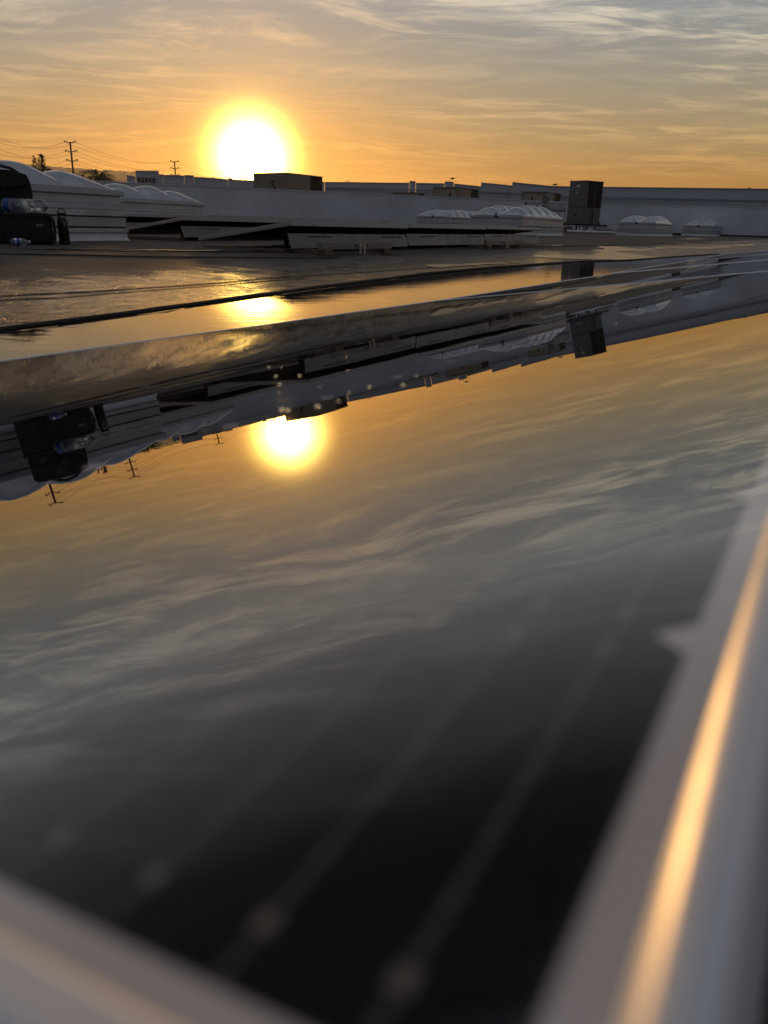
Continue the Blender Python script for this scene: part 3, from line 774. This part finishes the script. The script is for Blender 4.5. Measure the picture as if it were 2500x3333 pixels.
building('pale low building with a raised bronze-windowed block, behind the left part of the parapet', 112,
         [(413, 575), (440, 577), (441, 559), (517, 560), (518, 571), (530, 572), (531, 573), (599, 575), (600, 573), (631, 574), (632, 580), (741, 586), (742, 583), (757, 583), (758, 588), (824, 590), (1056, 595)],
         win=[(446, 577, 507, 597)], band=[(413, 600, 440, 601), (520, 600, 800, 613)])
building('long pale flat-roofed building with two small roof upstands, behind the middle of the parapet', 118,
         [(1057, 595), (1300, 598), (1332, 598), (1333, 592), (1353, 593), (1354, 598.5), (1447, 600), (1448, 594), (1477, 595), (1478, 600.5), (1566, 610)],
         band=[(1060, 612, 1560, 626), (1057, 629, 1560, 643)])
building('grey building with sloping roof edge ending at a step, left of the tall air conditioner', 115,
         [(1566.5, 597), (1667, 607)], band=[(1567, 626, 1667, 630)])
building('large blue-grey building with a long level roof edge, behind the right part of the parapet', 110,
         [(1668, 596), (1790, 608.5), (1850, 610), (2500, 618), (3200, 626)],
         band=[(1668, 630, 1790, 640), (1791, 640, 2500, 655), (2500, 655, 3200, 664), (1791, 658, 2500, 674), (2500, 674, 3200, 684)], m_=M['farwall'])

# ------------------------------------------------------------------ rooftop units
def unit(px, D, A, B, ytop, label, mA, mB, number=None, coil=(0.6, 1.0), zb=None, post=False, nsz=0.9, npos=0.5):
    """grid-aligned box: near corner at photo column px, face A runs along +s, face B along +t"""
    c = at(px, ytop, D); zt = c.z; z0 = roof_z(c.x, c.y) if zb is None else zb
    r = thing('rooftop_unit', label, 'air conditioner', (c.x, c.y, z0), GR, 'rooftop units beyond the parapet')
    H = zt - z0
    MB().box(0, B*coil[0], 0, A, 0.12, H, bev=0.02).build('cabinet', mA, r)
    MB().box(B*coil[0]+0.003, B*coil[1]-0.05, 0.03, A-0.03, 0.12, H-0.03).build('coil', M['coil'], r)
    MB().box(B*coil[1]-0.049, B*coil[1]+0.05, -0.0, A, 0.12, H, bev=0.015).build('end_frame', mA, r)
    MB().box(-0.04, B*coil[1]+0.08, -0.04, A+0.04, H+0.003, H+0.05, bev=0.01).build('lid', mA, r)
    MB().box(0.1, B-0.1, 0.1, A-0.1, 0, 0.117).build('curb', M['pipew'], r)
    MB().box(0.1*B, B*coil[0]-0.1, -0.012, -0.002, H*0.45, H*0.80, bev=0.004).build('access_panel', mB, r)
    MB().box(-0.014, -0.002, A*0.1, A*0.9, 0.3, H-0.15, bev=0.004).build('access_panel', mB, r)
    if number: text_mesh('number', number, nsz, M['slot'], r, (-0.016, A*npos, H*0.74), (PI/2, 0, -PI/2), 0.002)
    return r
unit(936, 60, 3.1, 4.7, 564, 'largest tan rooftop unit, standing right in front of the setting sun, marked 5', M['hvac_t'], M['hvac_t'], '5', (0.60, 0.93), npos=0.42)
unit(1495, 60, 2.1, 3.5, 611, 'tan rooftop unit marked 4, behind the middle of the parapet', M['hvac_t'], M['hvac_l'], '4', (0.62, 1.0), npos=0.35)
unit(1350, 64, 2.0, 1.8, 628, 'low flat rooftop unit just left of the one marked 4', M['hvac_t'], M['hvac_t'], None, (0.45, 0.9))
unit(1777, 56, 1.7, 3.2, 626, 'grey-brown rooftop unit marked 1, left of the tall dark air conditioner', M['hvac'], M['hvac_l'], '1', (0.58, 1.0), npos=0.55)

def tall_ac():
    c = at(1911, 590, 40.0); yaw = GR - rad(23)
    z0 = roof_z(c.x, c.y)
    r = thing('air_conditioner', 'tall dark grey air conditioner on a legged steel stand, in front of the parapet', 'air conditioner', (c.x, c.y, z0), yaw)
    A, B = 1.0, 1.22
    zb, zt = 0.50, c.z - z0; zm = zb + (zt-zb)*0.36
    MB().box(0, B, 0, A, zb, zm, bev=0.012).build('lower_cabinet', M['ac'], r)
    MB().box(0, 0.16, 0, A, zm+0.004, zt, bev=0.012).build('front_cabinet', M['ac'], r)
    for (a, b) in ((0.163, 0.66), (0.70, B-0.03)):
        cc = MB()
        cc.box(a, b, 0.02, A-0.02, zm+0.03, zt-0.03)
        for k in range(14):
            z = zm + 0.05 + k*(zt-zm-0.1)/14; cc.box(a+0.01, b-0.01, 0.006, 0.019, z, z+0.03)
        cc.build('coil', M['coil'], r)
    for a in (0.662, B-0.028): MB().box(a, a+0.035, 0.0, A, zm+0.004, zt, bev=0.004).build('corner_post', M['ac'], r)
    MB().box(-0.02, B+0.03, -0.02, A+0.02, zt+0.002, zt+0.04, bev=0.01).build('lid', M['ac'], r)
    d1 = MB().box(-0.014, -0.002, 0.06, A-0.06, zm+0.62*(zt-zm), zt-0.03, bev=0.004).build('door_panel', M['ac'], r)
    d2 = MB().box(-0.014, -0.002, 0.06, A-0.06, zm+0.03, zm+0.60*(zt-zm), bev=0.004).build('door_panel', M['ac'], r)
    MB().box(-0.030, -0.015, A*0.45, A*0.55, zm+0.55*(zt-zm), zm+0.60*(zt-zm), bev=0.003).build('latch', M['white'], d2)
    d3 = MB().box(-0.014, -0.002, 0.05, A-0.05, zb+0.03, zm-0.03, bev=0.004).build('door_panel', M['ac'], r)
    MB().box(-0.024, -0.015, A*0.42, A*0.58, zb+0.40*(zm-zb), zb+0.47*(zm-zb)).build('latch', M['slot'], d3)
    # oval badge and small stickers on the upper door
    MB().lathe([(0.11, 0), (0.115, 0.004), (0.11, 0.008)], 28, M=Matrix.Translation((-0.016, A*0.46, zm+0.82*(zt-zm))) @ Matrix.Rotation(-PI/2, 4, 'Y') @ Matrix.Diagonal((0.5, 1, 1, 1))).build('badge', M['white'], d1)
    MB().box(-0.020, -0.015, A*0.72, A*0.82, zm+0.77*(zt-zm), zm+0.80*(zt-zm)).build('sticker', M['white'], d1)
    MB().box(-0.020, -0.015, A*0.40, A*0.52, zm+0.68*(zt-zm), zm+0.715*(zt-zm)).build('sticker', M['white'], d1)
    MB().box(0.42, 0.78, -0.012, -0.002, zb+0.06, zm-0.05, bev=0.004).build('service_panel', M['ac'], r)
    MB().tube([(0.6, -0.05, zb-0.1), (0.6, -0.05, zm-0.1), (0.6, -0.02, zm-0.1), (0.45, -0.03, zm-0.1)], 0.018, 8).build('drain_pipe', M['slot'], r)
    MB().box(-0.05, B+0.05, -0.04, A+0.04, zb-0.11, zb-0.003, bev=0.01).build('base_rail', M['ac'], r)
    MB().box(-0.4, B+0.45, -0.15, A+0.1, zb-0.16, zb-0.113).build('stand_deck', M['slot'], r)
    MB().box(-0.4, B+0.45, -0.15, -0.09, zb-0.24, zb-0.163).build('stand_beam', M['pipe'], r)
    for x_ in (-0.34, 0.25, 0.82, B+0.38):
        for y_ in (-0.12, A*0.55, A+0.05):
            lg = MB().tube([(x_, y_, 0.1), (x_, y_, zb-0.165)], 0.035, 8).build('leg', M['pipe'], r)
            MB().lathe([(0.11, 0), (0.10, 0.03), (0.05, 0.10), (0.045, 0.16)], 12, (x_, y_, 0)).build('pipe_boot', M['membrane'], lg)
tall_ac()

def pipe_rack():
    c = at(1712, 657, 45); z0 = roof_z(c.x, c.y); e = at(1845, 663, 45)
    rz = math.atan2(e.y-c.y, e.x-c.x); L = math.hypot(e.x-c.x, e.y-c.y); H = c.z - z0
    r = thing('pipe_rack', 'cluttered rack of ducts, pipes and valves left of the tall dark air conditioner', 'pipe rack', (c.x, c.y, z0), rz)
    MB().box(0.05, L, -0.25, 0.25, H-0.10, H, bev=0.02).build('duct', M['pipew'], r)
    MB().box(L*0.48, L, -0.32, 0.1, H-0.36, H-0.13, bev=0.02).build('duct', M['pipew'], r)
    MB().tube([(L*0.5, -0.4, H-0.42), (L*1.0, -0.4, H-0.42)], 0.05, 10).build('pipe', M['pipe'], r)
    MB().tube([(0.0, -0.05, 0), (0.0, -0.05, H)], 0.06, 8).build('post', M['pipe'], r)
    for x_ in (0.28, 0.47, 0.56, 0.84, 0.97):
        MB().box(L*x_-0.03, L*x_+0.03, -0.33, -0.27, 0.0, H-0.11).build('post', M['pipe' if x_ < 0.6 else 'pipew'], r)
    MB().box(L*0.46, L*0.56, -0.2, 0.2, 0.0, H-0.37, bev=0.01).build('duct', M['hvac'], r)
    MB().lathe([(0.05, 0), (0.22, 0.02), (0.26, 0.08), (0.22, 0.14), (0.08, 0.16), (0.07, 0.5), (0.12, 0.52), (0.05, 0.62)], 16, (L*0.45, -0.45, H-0.72)).build('valve', M['pipe'], r)
    MB().lathe([(0.04, 0), (0.13, 0.02), (0.13, 0.10), (0.05, 0.14), (0.04, 0.42)], 12, (L*0.78, -0.45, H*0.30)).build('valve', M['slot'], r)
    MB().tube([(L*0.6, -0.42, H*0.46), (L*0.8, -0.42, H*0.46), (L*0.8, -0.42, 0.1)], 0.03, 8).build('pipe', M['slot'], r)
    MB().tube([(L*0.68, -0.42, H*0.58), (L*0.92, -0.42, H*0.36), (L*0.92, -0.42, H*0.15)], 0.022, 8).build('pipe', M['pipe'], r)
    MB().box(L*0.40, L*0.52, -0.35, -0.1, H, H+0.35, bev=0.02).build('junction_box', M['pipe'], r)
    MB().lathe([(0.02, 0), (0.12, 0.04), (0.12, 0.10), (0.02, 0.3)], 10, (L*0.53, -0.2, H+0.05)).build('valve', M['pipe'], r)
    for k in range(3):
        MB().tube([(L*(0.66+0.09*k), -0.1, 0.35), (L*(0.72+0.09*k), -0.1, 0.35)], 0.09, 10).build('drum', M['pipe'], r)
pipe_rack()
# sleepers and pipe lying at the foot of the stand
a_, b_ = at(1845, 757, 38.5), at(2040, 765, 38.5)
for q in (a_, b_): q.z = roof_z(q.x, q.y) + 0.06
tag(MB().tube([a_, a_.lerp(b_, 0.5), b_], 0.055, 10).build('gas_pipe', M['membrane'], smooth=True), 'pale pipe lying on the roof in front of the air conditioner stand', 'pipe')
a_, b_ = at(1938, 752, 39.7), at(1994, 754, 39.7)
for q in (a_, b_): q.z = roof_z(q.x, q.y) + 0.13
tag(MB().tube([a_, b_], 0.10, 12).build('drain_pipe', M['pipe'], smooth=True), 'short thick grey pipe lying behind the air conditioner stand', 'pipe')
for k, (px, D_, lab) in enumerate([(1815, 41, 'dark timber sleeper pile left of the air conditioner stand'), (1838, 39, 'dark block beside the first stand leg')]):
    c = at(px, 740, D_); c.z = roof_z(c.x, c.y); rr = thing('timber_block', lab, 'block', c, rad(20+8*k))
    for j in range(3 - k): MB().box(-0.35+0.05*j, 0.4-0.05*j, -0.2, 0.2, 0.003+0.14*j, 0.135+0.14*j, bev=0.01).build('sleeper', M['wood'], rr)

def flood(px, py, D, label):
    c = at(px, py + 14, D); r = thing('floodlight', label, 'light', c, 0, 'floodlights on the far roof edges')
    H = 14*D/2850
    MB().tube([(0, 0, 0), (0, 0, H*0.75), (0.12, 0, H*0.95)], 0.035, 6).build('arm', M['pipe'], r)
    MB().tube([(0.85, 0, 0), (0.85, 0, H*0.5)], 0.03, 6).build('arm', M['pipe'], r)
    MB().box(0.1, 0.62, -0.2, 0.2, H*0.75, H*1.08, bev=0.03).build('lamp_head', M['ac'], r)
flood(1464, 580, 116, 'small floodlight on a bent arm on the roof upstand behind unit 4')
flood(1796, 600, 109, 'small floodlight on the far roof edge left of the tall air conditioner')

# ------------------------------------------------------------------ utility poles and wires
def upole(px, py, D, arm, sp, label, narm=3, thick=0.32):
    c = at(px, py, D); r = thing('utility_pole', label, 'utility pole', (c.x, c.y, -9), 0, 'utility poles on the skyline')
    H = c.z + 9
    MB().tube([(0, 0, 0), (0, 0, H*0.5), (0, 0, H)], [thick*1.3, thick*1.1, thick*0.8], 8).build('pole', M['pole'], r)
    tips = []
    for k in range(narm):
        z = H - 0.25 - sp*k
        MB().tube([(-arm, 0, z+0.55), (-arm*0.4, 0, z+0.12), (0, 0, z), (arm*0.4, 0, z+0.12), (arm, 0, z+0.55)], 0.14, 6).build('crossarm', M['pole'], r)
        for sgn in (-1, 1):
            MB().tube([(sgn*arm, 0, z+0.5), (sgn*arm, 0, z-0.1)], 0.09, 6).build('insulator', M['pole'], r)
            tips.append(Vector((c.x + sgn*arm, c.y, c.z - 0.25 - sp*k + 0.2)))
    return tips
d_ = ray(181, 1637); n_ = n0; d_ = d_ - n_*2*d_.dot(n_)          # the pole outside the frame that shows only as a reflection
hh = math.hypot(d_.x, d_.y); D0 = 205; c0 = CAM + d_*(D0/hh)
def proj_px(p):
    q = p - CAM; a, b, c = q.dot(RT), q.dot(UP), q.dot(fw); return CX + F_PX*a/c, CY - F_PX*b/c
x0_, y0_ = proj_px(c0)
T0 = upole(x0_, y0_, D0, 1.75, 2.55, 'wooden utility pole left of the view, seen mirrored in the foreground panel')
T1 = upole(228, 462, 275, 1.75, 2.55, 'taller-looking utility pole with three crossarms beside the palm')
T2 = upole(568, 525, 352, 1.75, 2.5, 'utility pole with three crossarms left of the sun')
T3 = upole(783, 553, 520, 1.8, 2.5, 'utility pole in the glare of the setting sun')
upole(1131, 589, 620, 1.7, 2.0, 'tiny distant utility pole right of the unit marked 5', narm=1)
for k in range(6):
    pts = []
    for A, B in ((T0[k], T1[k]), (T1[k], T2[k]), (T2[k], T3[k])):
        for j in range(14):
            f_ = j/14; p = A.lerp(B, f_); p.z -= 4*f_*(1-f_)*2.6; pts.append(p)
    pts.append(T3[k])
    side_ = 'left' if k % 2 == 0 else 'right'
    tag(MB().tube(pts, 0.034, 5).build('power_line', M['wire']), '%s wire of the %s pair strung between the utility poles' % (side_, ['top', 'middle', 'bottom'][k//2]), 'power line', 'power lines on the skyline')

# ------------------------------------------------------------------ trees behind the skylight
def leafy(px, ytop, ybot, D, wpx, label, seed, n=900, cat='tree', name='conifer_tree', group='trees beyond the roof'):
    rnd = random.Random(seed)
    top, bot = at(px, ytop, D), at(px, ybot, D); Wd = wpx*D/2670
    r = thing(name, label, cat, (top.x, top.y, -9), 0, group)
    H = top.z + 9; hb = bot.z + 9; h0 = hb - (H-hb)*0.5
    MB().tube([(0, 0, 0), (0.1, 0, H*0.5), (0, 0, H*0.93)], [0.3, 0.2, 0.05], 7).build('trunk', M['bark'], r)
    bm = bmesh.new(); clumps = []
    for _ in range(42):
        f_ = rnd.random()**0.9; z = h0 + (H-h0)*f_; rr = Wd/2*(1.0 - 0.72*f_**1.6)*rnd.uniform(0.2, 1)
        a = rnd.uniform(0, 2*PI); clumps.append((rr*math.cos(a), rr*math.sin(a), z, Wd*rnd.uniform(0.09, 0.2)*(1.15-f_*0.6)))
    for _ in range(n*2):
        c = rnd.choice(clumps); v = Vector((rnd.gauss(0, 1), rnd.gauss(0, 1), rnd.gauss(0, 1.5)))*c[3]*0.6
        p = Vector(c[:3]) + v
        if p.z > H: continue
        s_ = Wd*rnd.uniform(0.04, 0.09)
        q = [Vector((rnd.uniform(-1, 1), rnd.uniform(-1, 1), rnd.uniform(-0.6, 1.4)))*s_ for _ in range(3)]
        bm.faces.new([bm.verts.new(p + x) for x in q])
    mx_ = MB(); mx_.bm.free(); mx_.bm = bm; mx_.build('crown', M['leaf'], r)
leafy(109, 507, 560, 95, 22, 'narrow dark conifer, left of the two, peeking over the big skylight dome', 31)
leafy(133, 504, 566, 92, 36, 'broader dark conifer, right of the two, peeking over the big skylight dome', 32)
leafy(160, 550, 575, 96, 30, 'low dark bush between the conifers and the palm', 33, n=500, name='bushy_tree')
def palm(px, py, D, rpx, label, seed, n=38):
    rnd = random.Random(seed); c = at(px, py, D); R_ = rpx*D/2670
    r = thing('palm_tree', label, 'palm tree', (c.x, c.y, -9), 0, 'palms beyond the roof')
    MB().tube([(0, 0, 0), (0.1, 0, (c.z+9)*0.5), (0, 0, c.z+9)], [0.35, 0.25, 0.28], 8).build('trunk', M['bark'], r)
    bm = bmesh.new()
    for k in range(n):
        a = 2*PI*k/n*3.7 + rnd.uniform(-0.2, 0.2); e = rnd.uniform(-0.15, 1.25); L = R_*rnd.uniform(0.8, 1.1)
        p = Vector((0, 0, c.z+9)); dirn = Vector((math.cos(a)*math.cos(e), math.sin(a)*math.cos(e), math.sin(e)))
        ns = 16; step = L/ns*1.15
        for j in range(ns):
            q = p + dirn*step; dirn = (dirn + Vector((0, 0, -0.085 - 0.02*j*0.5))).normalized()
            sd = dirn.cross(Vector((0, 0, 1))).normalized(); f_ = j/ns
            for sgn in (-1, 1):
                ll = R_*0.26*math.sin(PI*(0.1 + 0.86*f_))
                tip = p + sd*sgn*ll + dirn*ll*0.7 + Vector((0, 0, -ll*0.35))
                bm.faces.new([bm.verts.new(p), bm.verts.new(p + dirn*step*0.45), bm.verts.new(tip)])
            w_ = 0.03
            bm.faces.new([bm.verts.new(p + sd*w_), bm.verts.new(q + sd*w_), bm.verts.new(q - sd*w_), bm.verts.new(p - sd*w_)])
            p = q
    mx_ = MB(); mx_.bm.free(); mx_.bm = bm; mx_.build('crown', M['palmleaf'], r)
palm(322, 590, 72, 62, 'bushy palm crown showing over the low corner of the big skylight', 41, n=46)
palm(262, 578, 88, 34, 'smaller palm crown half hidden behind the second dome peak', 42, n=30)
leafy(2438, 612, 630, 175, 26, 'little tree top showing over the far right roof edge', 35, n=300, name='bushy_tree')

# ------------------------------------------------------------------ bags and bottles at the left
def gear():
    # insulated cooler bag
    c = on_roof(106, 797); D = math.hypot(c.x, c.y); k = D/2670.0  # metres per photo pixel here
    yawv = -math.atan2(c.x, c.y)
    ca = math.cos(yawv); k = k*ca*ca
    lr = Vector((c.y, -c.x, 0)).normalized()
    W_, H_ = 146*k, at(106, 692, D).z - c.z
    r = thing('cooler_bag', 'black insulated cooler bag with small white logo, left of the metal flask', 'cooler bag', c, yawv + 0.12)
    def soft(W, Dp, H, bulge, n=8, taper=0.0, seed=1):
        rnd = random.Random(seed); b = MB(); b.box(-W/2, W/2, 0, Dp, 0, H)
        bmesh.ops.subdivide_edges(b.bm, edges=b.bm.edges[:], cuts=n, use_grid_fill=True)
        for v in b.bm.verts:
            x, y, z = v.co; fx, fy, fz = x/(W/2), (y-Dp/2)/(Dp/2), (z-H/2)/(H/2)
            rr = 0.10
            v.co.x = x*(1 + bulge*(1-fz*fz)*0.5 - taper*(z/H)) * (1 - rr*max(0, abs(fz)-0.82))
            v.co.y = Dp/2 + (y-Dp/2)*(1 + bulge*(1-fz*fz)*(1-fx*fx) - 0.05*abs(fx)**6)
            v.co.z = z*(1 - 0.03*abs(fx)**6) + rnd.uniform(-1, 1)*0.002
        return b
    soft(W_, 0.24, H_, 0.05).build('body', M['nylon'], r, smooth=True, ang=55)
    MB().box(-W_/2-0.004, W_/2+0.004, -0.008, 0.25, H_-0.03, H_-0.006, bev=0.006).build('zip_band', M['strap'], r)
    MB().box(-W_*0.02, W_*0.44, -0.026, -0.007, 0.02, H_*0.66, bev=0.01).build('front_pocket', M['nylon'], r)
    MB().tube([(W_*0.46, -0.01, H_*0.90), (W_*0.53, -0.02, H_*0.80), (W_*0.55, -0.02, H_*0.55), (W_*0.53, -0.015, H_*0.2), (W_*0.49, -0.01, H_*0.05)], 0.012, 8).build('strap', M['strap'], r, smooth=True)
    text_mesh('logo', 'RTIC', 0.026, M['white'], r, (W_*0.21, -0.0275, H_*0.60), (PI/2, 0, 0), 0.0006)
    # tool bag standing behind, higher
    c2 = at(22, 790, math.hypot(c.x, c.y) + 0.28); c2.z = roof_z(c2.x, c2.y)
    D2 = math.hypot(c2.x, c2.y); k2 = D2/2670*ca*ca
    tb = at(22, 652, D2).z - c2.z; tt = at(22, 562, D2).z - c2.z
    cr = thing('storage_crate', 'dark crate under the dark backpack, behind the cooler bag', 'crate', c2, yawv + 0.05)
    ww = 150*k2
    MB().box(-ww*0.75, ww*0.42, 0, 0.3, 0.002, tb-0.035, bev=0.012).build('body', M['black'], cr)
    MB().box(-ww*0.77, ww*0.44, -0.01, 0.31, tb-0.034, tb-0.002, bev=0.008).build('lid', M['black'], cr)
    MB().box(ww*0.05, ww*0.22, -0.018, -0.011, tb*0.62, tb*0.80, bev=0.003).build('latch', M['galv'], cr)
    bp = thing('backpack', 'dark brown-black backpack with a flap and carry handle, at the left edge', 'backpack', c2 + Vector((0, 0, tb)), yawv)
    hh_ = tt - tb; Wp = 205*k2
    b = soft(Wp, 0.26, hh_, 0.12, 9, 0.10, 3); b.build('body', M['nylon2'], bp, smooth=True, ang=60)
    fl = MB(); pts = [(-0.5, 0.98), (-0.3, 1.04), (0.0, 1.05), (0.30, 1.0), (0.43, 0.90), (0.46, 0.70), (0.42, 0.55), (0.2, 0.50), (-0.1, 0.47), (-0.5, 0.5)]
    fl.prism([(x*Wp, -0.045, z*hh_) for x, z in pts], (0, 0, 0), (0, 0.04, 0))
    bmesh.ops.bevel(fl.bm, geom=fl.bm.edges[:], offset=0.008, segments=2, affect='EDGES')
    fl.build('flap', M['nylon2'], bp, smooth=True, ang=50)
    MB().tube([(-0.22*Wp, 0.02, hh_*1.0), (-0.1*Wp, 0.0, hh_*1.17), (0.05*Wp, -0.01, hh_*1.24), (0.22*Wp, -0.01, hh_*1.16), (0.38*Wp, 0.0, hh_*0.92), (0.43*Wp, 0.01, hh_*0.8)], 0.0125, 8).build('handle', M['strap'], bp, smooth=True)
    MB().tube([(-0.45*Wp, 0, hh_*1.02), (-0.1*Wp, -0.02, hh_*1.07), (0.2*Wp, -0.02, hh_*1.05), (0.42*Wp, -0.02, hh_*0.93)], 0.011, 8).build('strap', M['strap'], bp, smooth=True)
    MB().box(0.05*Wp, 0.085*Wp, -0.055, -0.046, 0.40*hh_, 0.56*hh_, bev=0.003).build('buckle', M['black'], bp)
    # two clear bottles lying on the cooler
    def pet(name, label, loc, rz, Lb, Rb, lab, grp, pz=0.0):
        o = thing(name, label, 'water bottle', loc, rz, grp)
        Mx = Matrix.Rotation(PI/2, 4, 'Y')
        pr = [(0.02*1, 0.0), (Rb*0.82, 0.003), (Rb*0.98, 0.018), (Rb, 0.04)]
        nrib = 7
        for q in range(nrib):
            z = Lb*(0.18 + 0.42*q/nrib); pr += [(Rb, z), (Rb*0.955, z+0.006), (Rb, z+0.012)]
        pr += [(Rb, Lb*0.68), (Rb*0.94, Lb*0.78), (Rb*0.62, Lb*0.90), (Rb*0.36, Lb*0.955), (Rb*0.33, Lb*0.96)]
        MB().lathe(pr, 28, M=Matrix.Translation((-Lb/2, 0, Rb)) @ Mx).build('shell', M['clear'], o, smooth=True, ang=70)
        MB().lathe([(Rb*0.37, 0), (Rb*0.40, 0.002), (Rb*0.40, 0.016), (Rb*0.35, 0.018)], 20, M=Matrix.Translation((Lb*0.461, 0, Rb)) @ Mx).build('cap', M['white'], o, smooth=True)
        if lab: MB().lathe([(Rb*1.006, 0), (Rb*1.006, Lb*0.16)], 28, M=Matrix.Translation((-Lb/2 + lab*Lb, 0, Rb)) @ Mx).build('label', M['bluelab'], o, smooth=True)
        return o
    base = c + Vector((0, 0, H_ + 0.001))
    bk = Vector((c.x, c.y, 0)).normalized()
    pet('water_bottle', 'large clear water bottle with blue label lying on the cooler bag', base + lr*(-32*k) + bk*0.06, yawv - 0.35, 104*k, 23*k, 0.10, 'clear bottles lying on the cooler bag')
    pet('water_bottle', 'large clear unlabelled water bottle lying on the cooler bag, right of the labelled one', base + lr*(30*k) + bk*0.14, yawv + 0.75, 96*k, 23*k, 0, 'clear bottles lying on the cooler bag')
    c3 = on_roof(66, 800); pet('small_water_bottle', 'small clear water bottle with white cap lying on the roof before the cooler bag', c3, yawv + 0.25, 0.13, 12.5*k, 0.30, None)
    # metal flask
    c4 = on_roof(212, 796); D4 = math.hypot(c4.x, c4.y); q4 = D4*ca/2850
    r = thing('metal_flask', 'tall matte black metal flask with loop cap standing right of the cooler bag', 'flask', c4, yawv)
    hb = 94*q4; R4 = 18.5*D4/2670*ca*ca
    MB().lathe([(R4*0.9, 0), (R4, 0.004), (R4, hb*0.82), (R4*0.96, hb*0.88), (R4*0.78, hb*0.96), (R4*0.74, hb)], 32).build('body', M['flask'], r, smooth=True, ang=50)
    cp = MB().lathe([(R4*0.76, hb+0.001), (R4*0.80, hb+0.004), (R4*0.80, hb+11*q4), (R4*0.7, hb+12*q4)], 28).build('cap', M['black'], r, smooth=True)
    MB().tube([(R4*0.74*math.cos(a), 0, hb + 9*q4 + 17*q4*math.sin(a)) for a in [PI*j/12 for j in range(13)]], 0.0042, 8).build('loop', M['black'], cp, smooth=True)
    MB().box(-R4*0.25, R4*0.45, -R4*0.80, -R4*0.77, hb*0.965, hb*0.995).build('size_mark', M['white'], r)
    for dx_, dz_, s_ in ((0.1, 0.80, 1), (0.22, 0.765, 0.9), (0.12, 0.745, 0.8), (0.25, 0.71, 0.8), (0.17, 0.68, 0.7)):
        MB().box(dx_*R4, dx_*R4 + 0.006*s_, -R4*1.012, -R4*0.9, hb*dz_, hb*dz_ + 0.006*s_).build('emblem', M['white'], r)
    MB().box(0.0, 0.012, -R4*1.01, -R4*0.9, hb*0.07, hb*0.085).build('print', M['white'], r)
gear()

# ------------------------------------------------------------------ water beads on the foreground glass
mesh_d = None
beads = [(875, 1196, 1.5), (898, 1226, 1.6), (910, 1253, 1.7), (868, 1170, 0.9), (886, 1119, 0.9), (898, 1131, 0.6), (905, 1131, 0.6), (914, 1131, 0.6), (931, 1110, 0.5), (889, 1143, 0.6), (917, 1196, 0.8),
         (976, 1224, 1.5), (918, 1335, 2.0), (938, 1337, 1.7), (908, 1280, 0.8), (1034, 1325, 1.9), (1040, 1260, 0.9), (1132, 1209, 1.0), (1128, 1162, 0.8), (1126, 1147, 0.6), (1136, 1280, 1.0), (1202, 1261, 1.5), (1312, 1255, 1.6), (1356, 1224, 1.0), (844, 1093, 0.5), (1102, 1307, 1.1),
         (1260, 1110, 0.5), (2005, 1052, 0.9), (1950, 1060, 0.5)]
for (px, py, mm) in beads:
    rr = ray(px, py); t_ = (org - CAM - n0*0.0006).dot(n0) / rr.dot(n0); p = CAM + rr*t_
    R_ = mm*0.00065
    if mesh_d is None:
        b = MB().lathe([(1.0, 0), (0.97, 0.18), (0.85, 0.36), (0.6, 0.52), (0.3, 0.6), (0.02, 0.62)], 18)
        o = b.build('water_bead', M['drop'], smooth=True, ang=80); mesh_d = o.data
    else:
        o = bpy.data.objects.new('water_bead', mesh_d); COL.objects.link(o)
    o.matrix_world = mw_axes(p + n0*0.00012, u0, v0, n0) @ Matrix.Diagonal((R_, R_, R_, 1))
    tag(o, 'tiny round bead of water on the foreground panel glass', 'water bead', 'water beads on the foreground panel')

# ------------------------------------------------------------------ haze
hz = MB(); hz.box(-7000, 7000, -60, 7200, -10.6, 275); HM = bpy.data.materials.new('valley_haze'); HM.use_nodes = True
HM.node_tree.nodes.clear(); hv = HM.node_tree.nodes.new('ShaderNodeVolumePrincipled'); ho = HM.node_tree.nodes.new('ShaderNodeOutputMaterial')
hv.inputs['Color'].default_value = (0.95, 0.93, 0.9, 1); hv.inputs['Density'].default_value = 0.00004; hv.inputs['Anisotropy'].default_value = 0.75
HM.node_tree.links.new(hv.outputs[0], ho.inputs['Volume'])
tag(hz.build('haze', HM), kind='stuff')
